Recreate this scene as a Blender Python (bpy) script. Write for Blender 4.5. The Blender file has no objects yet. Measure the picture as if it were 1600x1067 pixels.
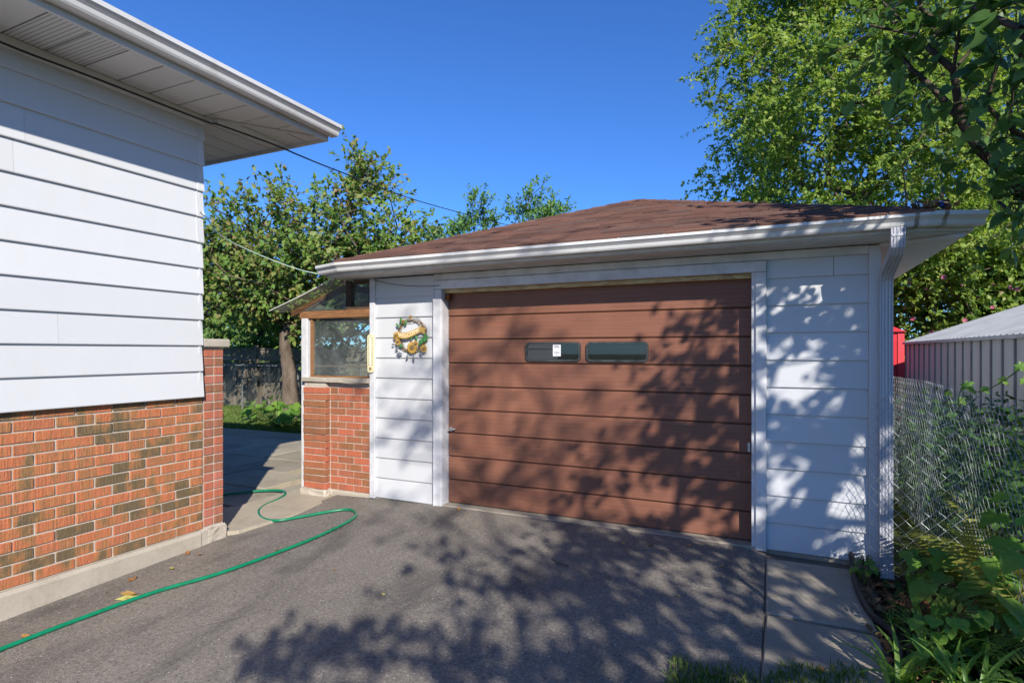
import bpy, bmesh, math, random
import numpy as np
from mathutils import Vector, Matrix, Quaternion

rnd = random.Random(7)
R = math.radians
scene = bpy.context.scene
col = scene.collection

# ------------------------------------------------------------------ camera
TH = R(24.9)
CT, ST = math.cos(TH), math.sin(TH)
CAMZ = 1.52
cam = bpy.data.cameras.new('camera')
cam.sensor_width = 36.0
cam.lens = 20.0
cam.shift_y = 15.5 / 1600
cam.clip_start = 0.05
cam.clip_end = 1000
camo = bpy.data.objects.new('camera', cam)
camo.location = (0, 0, CAMZ)
camo.rotation_euler = (R(90), 0, TH)
col.objects.link(camo)
scene.camera = camo

# ------------------------------------------------------------------ sky and sun
SUN = Vector((1.163, -1.35, 1.0))            # towards the sun, per metre of height
SUN_EL = math.atan2(1.0, math.hypot(SUN.x, SUN.y))
SUN_ROT = math.atan2(SUN.x, SUN.y)
world = bpy.data.worlds.new('World')
scene.world = world
world.use_nodes = True
wn = world.node_tree.nodes
wl = world.node_tree.links
wn.clear()
sky = wn.new('ShaderNodeTexSky')
sky.sky_type = 'NISHITA'
sky.sun_disc = False
sky.sun_elevation = SUN_EL
sky.sun_rotation = SUN_ROT
sky.altitude = 200
sky.air_density = 1.0
sky.dust_density = 0.1
sky.ozone_density = 5.0
bg = wn.new('ShaderNodeBackground')
bg.inputs['Strength'].default_value = 0.096
wo = wn.new('ShaderNodeOutputWorld')
grade = wn.new('ShaderNodeMix')
grade.data_type = 'RGBA'
grade.blend_type = 'MULTIPLY'
grade.inputs['Factor'].default_value = 1.0
grade.inputs[7].default_value = (0.50, 0.86, 1.36, 1)      # clear deep autumn blue
wl.new(sky.outputs[0], grade.inputs[6])
wl.new(grade.outputs[2], bg.inputs['Color'])
wl.new(bg.outputs[0], wo.inputs['Surface'])

sun = bpy.data.lights.new('sun', 'SUN')
sun.energy = 5.0
sun.angle = R(0.53)
sun.color = (1.0, 0.94, 0.85)
suno = bpy.data.objects.new('sun', sun)
suno.rotation_euler = (-SUN).to_track_quat('-Z', 'Y').to_euler()
suno.location = (12, -15, 12)
col.objects.link(suno)

vs = scene.view_settings
vs.view_transform = 'Standard'
vs.look = 'None'
vs.exposure = 0.52
vs.gamma = 1.0
vs.use_curve_mapping = False

# ------------------------------------------------------------------ helpers
WLOC = {}


def obj(name, me, m=None, parent=None, loc=(0, 0, 0), rot=None, scale=None):
    """link one mesh object; loc is in world space (parents are never rotated)"""
    o = bpy.data.objects.new(name, me)
    col.objects.link(o)
    p = Vector(loc)
    WLOC[o.name] = p.copy()
    if parent is not None:
        o.parent = parent
        p = p - WLOC[parent.name]
    o.location = p
    if rot is not None:
        o.rotation_euler = rot
    if scale is not None:
        o.scale = scale
    if m is not None and me is not None and len(me.materials) == 0:
        me.materials.append(m)
    return o


def tag(o, label=None, cat=None, group=None, kind=None):
    if label:
        o['label'] = label
    if cat:
        o['category'] = cat
    if group:
        o['group'] = group
    if kind:
        o['kind'] = kind
    return o


def thing(name, loc, label, cat, group=None):
    return tag(obj(name, None, None, None, loc), label, cat, group)


def mesh_from(verts, faces, name='mesh', smooth=False):
    me = bpy.data.meshes.new(name)
    me.from_pydata([tuple(v) for v in verts], [], faces)
    me.update()
    if smooth:
        me.polygons.foreach_set('use_smooth', [True] * len(me.polygons))
    return me


class MB:
    """collects shapes for one mesh"""

    def __init__(self):
        self.v = []
        self.f = []

    def add(self, v, f):
        n = len(self.v)
        self.v += [tuple(p) for p in v]
        self.f += [tuple(i + n for i in q) for q in f]
        return self

    def box(self, x0, x1, y0, y1, z0, z1, b=0.0):
        if b <= 0:
            v = [(x, y, z) for z in (z0, z1) for y in (y0, y1) for x in (x0, x1)]
            f = [(0, 2, 3, 1), (4, 5, 7, 6), (0, 1, 5, 4), (2, 6, 7, 3), (0, 4, 6, 2), (1, 3, 7, 5)]
            return self.add(v, f)
        v, f = cbox_data(x1 - x0, y1 - y0, z1 - z0, b)
        cx, cy, cz = (x0 + x1) / 2, (y0 + y1) / 2, (z0 + z1) / 2
        return self.add([(p[0] + cx, p[1] + cy, p[2] + cz) for p in v], f)

    def prism(self, pts, axis, a, b):
        n = len(pts)
        v = []
        for s in (a, b):
            for (p, q) in pts:
                v.append({'x': (s, p, q), 'y': (p, s, q), 'z': (p, q, s)}[axis])
        f = [(i, (i + 1) % n, n + (i + 1) % n, n + i) for i in range(n)]
        f.append(tuple(range(n - 1, -1, -1)))
        f.append(tuple(range(n, 2 * n)))
        return self.add(v, f)

    def tube(self, pts, r, sides=6, cap=True):
        pts = [Vector(p) for p in pts]
        n = len(pts)
        rr = r if isinstance(r, (list, tuple)) else [r] * n
        v = []
        prev = None
        for i, p in enumerate(pts):
            d = (pts[min(i + 1, n - 1)] - pts[max(i - 1, 0)])
            if d.length < 1e-9:
                d = Vector((0, 0, 1))
            d.normalize()
            if prev is None:
                a = d.orthogonal().normalized()
            else:
                a = (prev - d * prev.dot(d))
                a = a.normalized() if a.length > 1e-6 else d.orthogonal().normalized()
            prev = a
            b = d.cross(a)
            for k in range(sides):
                t = 2 * math.pi * k / sides
                v.append(p + (a * math.cos(t) + b * math.sin(t)) * rr[i])
        f = []
        for i in range(n - 1):
            for k in range(sides):
                k2 = (k + 1) % sides
                f.append((i * sides + k, i * sides + k2, (i + 1) * sides + k2, (i + 1) * sides + k))
        if cap:
            f.append(tuple(range(sides - 1, -1, -1)))
            f.append(tuple(range((n - 1) * sides, n * sides)))
        return self.add(v, f)

    def mesh(self, name='mesh', smooth=False):
        return mesh_from(self.v, self.f, name, smooth)

    def build(self, name, m, parent=None, origin=None, smooth=False):
        """world-space shapes -> object whose origin is at `origin` (default: centre of base)"""
        if origin is None:
            a = np.array(self.v)
            lo, hi = a.min(0), a.max(0)
            origin = ((lo[0] + hi[0]) / 2, (lo[1] + hi[1]) / 2, lo[2])
        ox, oy, oz = origin
        me = mesh_from([(x - ox, y - oy, z - oz) for x, y, z in self.v], self.f, name, smooth)
        return obj(name, me, m, parent, origin)


def cbox_data(sx, sy, sz, b):
    """box with chamfered edges, 44 triangles"""
    hx, hy, hz = sx / 2, sy / 2, sz / 2
    v = []
    idx = {}
    for x in (-1, 1):
        for y in (-1, 1):
            for z in (-1, 1):
                for ax in range(3):
                    p = [x * (hx - b), y * (hy - b), z * (hz - b)]
                    p[ax] = (x * hx, y * hy, z * hz)[ax]
                    idx[(x, y, z, ax)] = len(v)
                    v.append(tuple(p))
    f = []
    S = (-1, 1)
    for s in S:
        f.append([idx[(s, -1, -1, 0)], idx[(s, 1, -1, 0)], idx[(s, 1, 1, 0)], idx[(s, -1, 1, 0)]][::s])
        f.append([idx[(-1, s, -1, 1)], idx[(-1, s, 1, 1)], idx[(1, s, 1, 1)], idx[(1, s, -1, 1)]][::s])
        f.append([idx[(-1, -1, s, 2)], idx[(1, -1, s, 2)], idx[(1, 1, s, 2)], idx[(-1, 1, s, 2)]][::s])
    for a in S:
        for c in S:
            f.append([idx[(a, c, -1, 0)], idx[(a, c, -1, 1)], idx[(a, c, 1, 1)], idx[(a, c, 1, 0)]][::a * c])
            f.append([idx[(a, -1, c, 0)], idx[(a, 1, c, 0)], idx[(a, 1, c, 2)], idx[(a, -1, c, 2)]][::a * c])
            f.append([idx[(-1, a, c, 1)], idx[(-1, a, c, 2)], idx[(1, a, c, 2)], idx[(1, a, c, 1)]][::a * c])
    for x in S:
        for y in S:
            for z in S:
                f.append([idx[(x, y, z, 0)], idx[(x, y, z, 1)], idx[(x, y, z, 2)]][::x * y * z])
    return v, [tuple(q) for q in f]


def cbox_mesh(sx, sy, sz, b, name='piece'):
    v, f = cbox_data(sx, sy, sz, b)
    return mesh_from(v, f, name)


def spline(pts, n=6):
    """Catmull-Rom through the points"""
    P = [Vector(p) for p in pts]
    P = [P[0] * 2 - P[1]] + P + [P[-1] * 2 - P[-2]]
    out = []
    for i in range(1, len(P) - 2):
        for k in range(n):
            t = k / n
            a, b, c, d = P[i - 1], P[i], P[i + 1], P[i + 2]
            out.append(0.5 * ((2 * b) + (c - a) * t + (2 * a - 5 * b + 4 * c - d) * t * t + (3 * b - a - 3 * c + d) * t ** 3))
    out.append(P[-2])
    return out


def sweep(profile, path, closed_profile=True):
    """profile [(o, z)] with o measured to the right of the path; path [(x, y, z)]; mitred corners"""
    n = len(path)
    P = [Vector(p) for p in path]
    v = []
    for i in range(n):
        d0 = (P[i] - P[i - 1]).xy.normalized() if i > 0 else None
        d1 = (P[i + 1] - P[i]).xy.normalized() if i < n - 1 else None
        if d0 is None:
            d0 = d1
        if d1 is None:
            d1 = d0
        n0 = Vector((d0.y, -d0.x))
        n1 = Vector((d1.y, -d1.x))
        m = (n0 + n1)
        m = m / m.length_squared * 2 if m.length > 1e-6 else n0
        for (o, z) in profile:
            v.append((P[i].x + m.x * o, P[i].y + m.y * o, P[i].z + z))
    k = len(profile)
    f = []
    for i in range(n - 1):
        for j in range(k if closed_profile else k - 1):
            j2 = (j + 1) % k
            f.append((i * k + j, (i + 1) * k + j, (i + 1) * k + j2, i * k + j2))
    if closed_profile:
        f.append(tuple(range(k)))
        f.append(tuple(range((n - 1) * k + k - 1, (n - 1) * k - 1, -1)))
    return v, f


def cam_pt(px, py, Z):
    """point that stands Z metres in front of the lens in the direction of a picture position"""
    xc = (px - 800) / 889 * Z
    zc = CAMZ + (549 - py) / 889 * Z
    return Vector((CT * xc - ST * Z, ST * xc + CT * Z, zc))


def g(x, y):
    """height of the ground"""
    yy = max(0.0, min(12.0, 4.95 - y))
    r = 0.04 * max(0.0, min(1.0, (x + 0.32) / 0.28)) + 0.05 * max(0.0, min(1.0, (x - 0.5) / 0.4))
    return -0.04 - 0.03 * yy - 0.03 * max(0.0, min(2.5, -3.0 - x)) - r


# ------------------------------------------------------------------ materials
def lin(c):
    return tuple((x / 255 / 12.92) if x / 255 <= 0.04045 else ((x / 255 + 0.055) / 1.055) ** 2.4 for x in c)


class NT:
    def __init__(self, name):
        self.m = bpy.data.materials.new(name)
        self.m.use_nodes = True
        self.n = self.m.node_tree.nodes
        self.l = self.m.node_tree.links
        self.b = self.n['Principled BSDF']
        self.out = self.n['Material Output']
        geo = self.n.new('ShaderNodeNewGeometry')
        self.geo = geo
        self.pos = geo.outputs['Position']

    def set(self, **kw):
        for k, v in kw.items():
            self.b.inputs[k.replace('_', ' ')].default_value = v
        return self

    def link(self, a, b):
        self.l.new(a, b)

    def scaled(self, s, src=None):
        mp = self.n.new('ShaderNodeMapping')
        mp.inputs['Scale'].default_value = s
        self.link(src or self.pos, mp.inputs['Vector'])
        return mp.outputs[0]

    def noise(self, scale, detail=5, rough=0.6, stretch=None, dist=0.0, src=None):
        t = self.n.new('ShaderNodeTexNoise')
        t.inputs['Scale'].default_value = scale
        t.inputs['Detail'].default_value = detail
        t.inputs['Roughness'].default_value = rough
        t.inputs['Distortion'].default_value = dist
        v = src or self.pos
        if stretch:
            v = self.scaled(stretch, v)
        self.link(v, t.inputs['Vector'])
        return t.outputs['Fac']

    def ramp(self, fac, stops, interp='LINEAR'):
        r = self.n.new('ShaderNodeValToRGB')
        r.color_ramp.interpolation = interp
        e = r.color_ramp.elements
        while len(e) < len(stops):
            e.new(0.5)
        for i, (p, c) in enumerate(stops):
            e[i].position = p
            e[i].color = (*c[:3], 1) if not isinstance(c, (int, float)) else (c, c, c, 1)
        self.link(fac, r.inputs[0])
        return r.outputs[0]

    def mix(self, fac, a, b, mode='MIX'):
        x = self.n.new('ShaderNodeMix')
        x.data_type = 'RGBA'
        x.blend_type = mode
        for sock, val in ((x.inputs['Factor'], fac), (x.inputs['A'] if False else x.inputs[6], a), (x.inputs[7], b)):
            if isinstance(val, bpy.types.NodeSocket):
                self.link(val, sock)
            elif isinstance(val, (int, float)):
                sock.default_value = val if sock == x.inputs['Factor'] else (val, val, val, 1)
            else:
                sock.default_value = (*val[:3], 1)
        return x.outputs[2]

    def math(self, op, a, b=None, c=None):
        x = self.n.new('ShaderNodeMath')
        x.operation = op
        for i, val in enumerate((a, b, c)):
            if val is None:
                continue
            if isinstance(val, bpy.types.NodeSocket):
                self.link(val, x.inputs[i])
            else:
                x.inputs[i].default_value = val
        return x.outputs[0]

    def xyz(self, src=None):
        s = self.n.new('ShaderNodeSeparateXYZ')
        self.link(src or self.pos, s.inputs[0])
        return s.outputs

    def bump(self, h, strength=0.4, dist=0.01, normal=None):
        b = self.n.new('ShaderNodeBump')
        b.inputs['Strength'].default_value = strength
        b.inputs['Distance'].default_value = dist
        self.link(h, b.inputs['Height'])
        if normal:
            self.link(normal, b.inputs['Normal'])
        return b.outputs[0]

    def objrand(self):
        o = self.n.new('ShaderNodeObjectInfo')
        return o.outputs['Random']

    def done(self, color=None, rough=None, normal=None):
        if color is not None:
            self.link(color, self.b.inputs['Base Color'])
        if rough is not None:
            self.link(rough, self.b.inputs['Roughness'])
        if normal is not None:
            self.link(normal, self.b.inputs['Normal'])
        return self.m


def simple(name, stops, scale=4, rough=0.6, spec=0.4, bump=0.0, bscale=60, stretch=None, bstretch=None,
           objvar=0.0, metallic=0.0, detail=6, dist=0.004):
    t = NT(name)
    t.set(Roughness=rough, Metallic=metallic)
    t.b.inputs['Specular IOR Level'].default_value = spec
    n = t.noise(scale, detail, 0.62, stretch)
    c = t.ramp(n, [(0.3 + 0.4 * i / max(1, len(stops) - 1), s) for i, s in enumerate(stops)])
    if objvar:
        k = t.math('MULTIPLY_ADD', t.objrand(), 2 * objvar, 1 - objvar)
        hs = t.n.new('ShaderNodeHueSaturation')
        t.link(k, hs.inputs['Value'])
        t.link(c, hs.inputs['Color'])
        c = hs.outputs[0]
    nm = t.bump(t.noise(bscale, 4, 0.6, bstretch), bump, dist) if bump else None
    return t.done(c, None, nm)


def white_metal(name, base=(0.80, 0.80, 0.79), dirt=(0.55, 0.52, 0.46), amt=0.35, rough=0.42):
    t = NT(name)
    t.set(Roughness=rough)
    n1 = t.noise(0.9, 6, 0.65)
    n2 = t.noise(5, 5, 0.6, (1, 1, 0.25))
    f = t.math('MULTIPLY', t.ramp(n1, [(0.45, 0.0), (0.75, 1.0)]), amt * 0.45)
    c = t.mix(f, base, dirt)
    f2 = t.math('MULTIPLY', t.ramp(n2, [(0.55, 0.0), (0.8, 1.0)]), amt)
    c = t.mix(f2, c, dirt)
    run = t.noise(1.0, 5, 0.7, (9, 9, 0.9))
    c = t.mix(t.math('MULTIPLY', t.ramp(run, [(0.6, 0.0), (0.78, 1.0)]), amt * 0.55), c, dirt)
    spt = t.noise(26, 3, 0.6)
    c = t.mix(t.math('MULTIPLY', t.ramp(spt, [(0.74, 0.0), (0.78, 1.0)]), 0.35), c, (0.22, 0.19, 0.15))
    k = t.math('MULTIPLY_ADD', t.objrand(), 0.09, 0.93)
    hs = t.n.new('ShaderNodeHueSaturation')
    t.link(k, hs.inputs['Value'])
    t.link(c, hs.inputs['Color'])
    nb = t.noise(55, 3, 0.5, (1, 1, 2.5))

    nw = t.noise(2.2, 2, 0.5)
    nm = t.bump(nw, 0.4, 0.012, t.bump(nb, 0.06, 0.002))
    return t.done(hs.outputs[0], None, nm)


def peel_paint(name, paint=(0.58, 0.575, 0.55), wood=(0.30, 0.17, 0.09), amount=0.62, scale=(1.2, 1.2, 6), xband=None):
    t = NT(name)
    t.set(Roughness=0.55)
    n = t.noise(3.0, 8, 0.72, scale)
    th = amount
    f = t.ramp(n, [(th, 0.0), (th + 0.02, 1.0)])
    grime = t.ramp(t.noise(7, 5, 0.6), [(0.4, paint), (0.75, tuple(c * 0.72 for c in paint))])
    wd = t.ramp(t.noise(25, 4, 0.6, (0.15, 0.15, 1)), [(0.35, wood), (0.7, tuple(c * 1.7 for c in wood))])
    c = t.mix(f, grime, wd)
    nm = t.bump(t.math('SUBTRACT', 1.0, f), 0.5, 0.003)
    return t.done(c, None, nm)


def brick_mat(name, cols, blend=0.5, grooves=True, smear=(0.30, 0.13, 0.07)):
    t = NT(name)
    t.set(Roughness=0.82)
    t.b.inputs['Specular IOR Level'].default_value = 0.25
    r = t.objrand()
    nb = t.noise(9.0, 3, 0.55, (1, 1, 0.45))
    fac = t.math('ADD', r, t.math('MULTIPLY_ADD', nb, 2.2 * blend, -1.1 * blend))
    n = len(cols)
    c = t.ramp(fac, [((i + 0.5) / n, q) for i, q in enumerate(cols)], 'B_SPLINE' if blend > 0.3 else 'LINEAR')
    # dark upright streaks following the groove noise, grain
    gr = t.noise(1.0, 4, 0.6, (95, 95, 6))
    c = t.mix(t.ramp(gr, [(0.35, 0.42), (0.65, 0.0)]), c, (0.12, 0.06, 0.035))
    sp = t.noise(170, 2, 0.5)
    c = t.mix(t.ramp(sp, [(0.62, 0.0), (0.75, 0.45)]), c, (0.62, 0.42, 0.32))
    eff = t.noise(2.3, 5, 0.7)
    c = t.mix(t.ramp(eff, [(0.66, 0.0), (0.82, 0.22)]), c, (0.62, 0.47, 0.40))
    h = t.math('ADD', t.math('MULTIPLY', gr, 1.2 if grooves else 0.35), t.noise(60, 4, 0.6))
    return t.done(c, None, t.bump(h, 0.75 if grooves else 0.45, 0.006))


LEAF_K = 1.6


def leaf_mat(name, cols, rough=0.5, trans=0.35, per='island'):
    t = NT(name)
    t.set(Roughness=rough)
    t.b.inputs['Specular IOR Level'].default_value = 0.35
    src = t.geo.outputs['Random Per Island'] if per == 'island' else t.objrand()
    big = t.noise(0.8, 2, 0.5)
    f = t.math('ADD', t.math('MULTIPLY', src, 0.8), t.math('MULTIPLY_ADD', big, 0.7, -0.25))
    cols = [tuple(min(0.45, x * LEAF_K) for x in q) for q in cols]
    n = len(cols)
    c = t.ramp(f, [(0.06 + 0.88 * i / max(1, n - 1), q) for i, q in enumerate(cols)])
    bl = t.noise(38, 4, 0.65)
    c = t.mix(t.ramp(bl, [(0.5, 0.0), (0.72, 0.45)]), c, tuple(x * 0.5 for x in cols[0]))
    tr = t.n.new('ShaderNodeBsdfTranslucent')
    hs = t.n.new('ShaderNodeHueSaturation')
    hs.inputs['Hue'].default_value = 0.49
    hs.inputs['Saturation'].default_value = 1.1
    hs.inputs['Value'].default_value = 1.5
    t.link(c, hs.inputs['Color'])
    t.link(hs.outputs[0], tr.inputs['Color'])
    mx = t.n.new('ShaderNodeMixShader')
    mx.inputs[0].default_value = trans
    t.link(c, t.b.inputs['Base Color'])
    t.link(t.b.outputs[0], mx.inputs[1])
    t.link(tr.outputs[0], mx.inputs[2])
    t.link(mx.outputs[0], t.out.inputs['Surface'])
    return t.m


def glass_mat(name, tint=(0.80, 0.86, 0.84), rough=0.02, dirt=0.12):
    """thin pane: clear with fresnel reflection and some dust"""
    t = NT(name)
    tr = t.n.new('ShaderNodeBsdfTransparent')
    tr.inputs[0].default_value = (*tint, 1)
    gl = t.n.new('ShaderNodeBsdfGlossy')
    gl.inputs['Roughness'].default_value = rough
    gl.inputs['Color'].default_value = (0.95, 0.95, 0.95, 1)
    fr = t.n.new('ShaderNodeLayerWeight')
    fr.inputs['Blend'].default_value = 0.5
    m1 = t.n.new('ShaderNodeMixShader')
    t.link(t.math('MULTIPLY_ADD', t.math('POWER', fr.outputs['Facing'], 4.0), 0.85, 0.05), m1.inputs[0])
    t.link(tr.outputs[0], m1.inputs[1])
    t.link(gl.outputs[0], m1.inputs[2])
    df = t.n.new('ShaderNodeBsdfDiffuse')
    df.inputs[0].default_value = (0.62, 0.63, 0.60, 1)
    m2 = t.n.new('ShaderNodeMixShader')
    d = t.math('MULTIPLY', t.ramp(t.noise(4, 6, 0.7), [(0.35, 0.15), (0.7, 1.0)]), dirt)
    t.link(d, m2.inputs[0])
    t.link(m1.outputs[0], m2.inputs[1])
    t.link(df.outputs[0], m2.inputs[2])
    t.link(m2.outputs[0], t.out.inputs['Surface'])
    return t.m


def asphalt_mat():
    t = NT('asphalt')
    t.set(Roughness=0.86)
    t.b.inputs['Specular IOR Level'].default_value = 0.3
    big = t.noise(0.55, 6, 0.6, None, 0.6)
    c = t.ramp(big, [(0.3, (0.125, 0.110, 0.097)), (0.5, (0.184, 0.163, 0.138)), (0.72, (0.257, 0.225, 0.186))])
    drag = t.noise(2.2, 7, 0.72, (1.0, 0.35, 1))
    c = t.mix(t.ramp(drag, [(0.42, 0.0), (0.75, 0.6)]), c, (0.316, 0.277, 0.226))
    worn = t.noise(1.1, 6, 0.7, None, 1.2)
    c = t.mix(t.ramp(worn, [(0.50, 0.0), (0.66, 0.55)]), c, (0.103, 0.093, 0.084))
    v = t.n.new('ShaderNodeTexVoronoi')
    v.inputs['Scale'].default_value = 170
    t.link(t.pos, v.inputs['Vector'])
    hs = t.n.new('ShaderNodeSeparateColor')
    t.link(v.outputs['Color'], hs.inputs[0])
    stone = t.ramp(hs.outputs[0], [(0.0, (0.088, 0.080, 0.071)), (0.55, (0.162, 0.145, 0.123)), (0.95, (0.279, 0.246, 0.204)), (0.975, (0.559, 0.499, 0.409))])
    c = t.mix(t.ramp(drag, [(0.3, 0.15), (0.7, 0.42)]), c, stone)
    mid = t.noise(48, 5, 0.75)
    c = t.mix(t.ramp(mid, [(0.52, 0.0), (0.64, 0.75)]), c, (0.286, 0.260, 0.218))
    c = t.mix(t.ramp(mid, [(0.34, 0.8), (0.47, 0.0)]), c, (0.067, 0.063, 0.056))
    fine = t.noise(260, 3, 0.6)
    c = t.mix(t.ramp(fine, [(0.5, 0.0), (0.72, 0.4)]), c, (0.338, 0.298, 0.247))
    st = t.noise(0.9, 4, 0.6, (1.6, 0.5, 1), 0.4)
    c = t.mix(t.ramp(st, [(0.56, 0.0), (0.66, 0.55)]), c, (0.065, 0.060, 0.056))
    sp = t.noise(3.2, 4, 0.7, None, 0.5)
    c = t.mix(t.ramp(sp, [(0.66, 0.0), (0.72, 0.5)]), c, (0.252, 0.227, 0.195))
    gr = t.n.new('ShaderNodeTexVoronoi')
    gr.inputs['Scale'].default_value = 42
    t.link(t.pos, gr.inputs['Vector'])
    gs = t.n.new('ShaderNodeSeparateColor')
    t.link(gr.outputs['Color'], gs.inputs[0])
    spk = t.math('MULTIPLY', t.ramp(gr.outputs['Distance'], [(0.14, 1.0), (0.24, 0.0)]), t.ramp(gs.outputs[0], [(0.62, 0.0), (0.9, 0.85)]))
    c = t.mix(spk, c, (0.520, 0.494, 0.454))
    pit = t.math('MULTIPLY', t.ramp(gr.outputs['Distance'], [(0.2, 1.0), (0.32, 0.0)]), t.ramp(gs.outputs[1], [(0.6, 0.0), (0.9, 0.7)]))
    c = t.mix(pit, c, (0.050, 0.046, 0.043))
    # a few hairline cracks
    ed = t.n.new('ShaderNodeTexVoronoi')
    ed.feature = 'DISTANCE_TO_EDGE'
    ed.inputs['Scale'].default_value = 0.42
    nz = t.n.new('ShaderNodeTexNoise')
    nz.inputs['Scale'].default_value = 2.5
    nz.inputs['Detail'].default_value = 6
    t.link(t.pos, nz.inputs['Vector'])
    wob = t.mix(0.16, t.pos, nz.outputs['Color'])
    t.link(wob, ed.inputs['Vector'])
    ck = t.math('MULTIPLY', t.ramp(ed.outputs['Distance'], [(0.0, 1.0), (0.004, 0.0)]),
                t.ramp(t.noise(0.7, 2), [(0.56, 0.0), (0.66, 0.45)]))
    c = t.mix(ck, c, (0.044, 0.041, 0.037))
    h = t.math('ADD', t.math('MULTIPLY', v.outputs['Distance'], 0.9), t.math('MULTIPLY', fine, 0.8))
    return t.done(c, None, t.bump(h, 0.55, 0.008))


def concrete_mat(name, a, b, stain=(0.20, 0.17, 0.12), bump=0.3, ribs=False):
    t = NT(name)
    t.set(Roughness=0.88)
    t.b.inputs['Specular IOR Level'].default_value = 0.2
    c = t.ramp(t.noise(1.6, 7, 0.65), [(0.3, a), (0.7, b)])
    c = t.mix(t.ramp(t.noise(4.5, 6, 0.7, None, 0.8), [(0.52, 0.0), (0.78, 0.55)]), c, stain)
    f = t.noise(180, 3, 0.6)
    c = t.mix(t.ramp(f, [(0.5, 0.0), (0.75, 0.35)]), c, tuple(x * 0.45 for x in a))
    k = t.math('MULTIPLY_ADD', t.objrand(), 0.3, 0.85)
    hs = t.n.new('ShaderNodeHueSaturation')
    t.link(k, hs.inputs['Value'])
    t.link(c, hs.inputs['Color'])
    h = t.math('ADD', f, t.math('MULTIPLY', t.noise(25, 4), 1.5))
    if ribs:
        w = t.n.new('ShaderNodeTexWave')
        w.wave_type = 'BANDS'
        w.bands_direction = 'Y'
        w.inputs['Scale'].default_value = 14
        w.inputs['Distortion'].default_value = 0.6
        t.link(t.pos, w.inputs['Vector'])
        h = t.math('ADD', h, t.math('MULTIPLY', w.outputs['Fac'], 0.7))
    return t.done(hs.outputs[0], None, t.bump(h, bump, 0.006))


def door_mat():
    t = NT('brown_door_paint')
    t.set(Roughness=0.5)
    t.b.inputs['Specular IOR Level'].default_value = 0.35
    c = t.ramp(t.noise(0.8, 5, 0.6), [(0.3, (0.185, 0.078, 0.047)), (0.7, (0.245, 0.103, 0.064))])
    grain = t.noise(1.0, 4, 0.65, (2.2, 2.2, 150))
    c = t.mix(t.ramp(grain, [(0.38, 0.35), (0.6, 0.0)]), c, (0.12, 0.05, 0.03))
    red = t.noise(1.0, 3, 0.5, (1.3, 1, 26))
    c = t.mix(t.ramp(red, [(0.62, 0.0), (0.74, 0.35)]), c, (0.30, 0.085, 0.05))
    fade = t.noise(1.0, 5, 0.65, (1.1, 1, 0.5))
    c = t.mix(t.ramp(fade, [(0.5, 0.0), (0.75, 0.4)]), c, (0.30, 0.14, 0.092))
    scuff = t.noise(14, 6, 0.75, (0.6, 1, 2.5))
    c = t.mix(t.ramp(scuff, [(0.62, 0.0), (0.72, 0.3)]), c, (0.13, 0.075, 0.055))
    chip = t.noise(9, 5, 0.75, (1, 1, 1.6))
    c = t.mix(t.ramp(chip, [(0.745, 0.0), (0.76, 0.8)]), c, (0.6, 0.55, 0.5))
    z = t.xyz()[2]
    fine = t.math('PINGPONG', t.math('MULTIPLY', z, 1.0), 0.02)
    ln = t.ramp(t.math('MULTIPLY', fine, 50.0), [(0.0, 0.0), (0.12, 1.0)])
    c = t.mix(t.ramp(ln, [(0.0, 0.4), (1.0, 0.0)]), c, (0.11, 0.042, 0.026))
    h = t.math('ADD', t.math('MULTIPLY', grain, 0.6), t.math('MULTIPLY', ln, 0.8))
    return t.done(c, None, t.bump(h, 0.45, 0.003))


def shingle_mat():
    t = NT('brown_asphalt_shingle')
    t.set(Roughness=0.93)
    t.b.inputs['Specular IOR Level'].default_value = 0.15
    r = t.objrand()
    isl = t.geo.outputs['Random Per Island']
    f = t.math('FRACT', t.math('ADD', r, isl))
    c = t.ramp(f, [(0.0, (0.110, 0.058, 0.043)), (0.35, (0.172, 0.087, 0.062)), (0.7, (0.224, 0.116, 0.082)), (1.0, (0.146, 0.099, 0.084))])
    n = t.noise(1.6, 6, 0.65)
    c = t.mix(t.ramp(n, [(0.45, 0.0), (0.75, 0.45)]), c, (0.089, 0.052, 0.042))
    gnl = t.noise(330, 2, 0.5)
    c = t.mix(t.ramp(gnl, [(0.5, 0.0), (0.68, 0.55)]), c, (0.062, 0.041, 0.036))
    c = t.mix(t.ramp(gnl, [(0.3, 0.4), (0.42, 0.0)]), c, (0.354, 0.233, 0.180))
    return t.done(c, None, t.bump(gnl, 0.5, 0.004))


def perforated_mat(name, base):
    t = NT(name)
    t.set(Roughness=0.5)
    x, y, z = t.xyz()
    a = t.math('PINGPONG', x, 0.006)
    b = t.math('PINGPONG', y, 0.014)
    d = t.math('ADD', t.math('MULTIPLY', a, a), t.math('MULTIPLY', b, b))
    hole = t.ramp(t.math('MULTIPLY', d, 10000), [(0.10, 1.0), (0.2, 0.0)])
    c = t.mix(hole, base, (0.02, 0.02, 0.02))
    return t.done(c, None, None)


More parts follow.
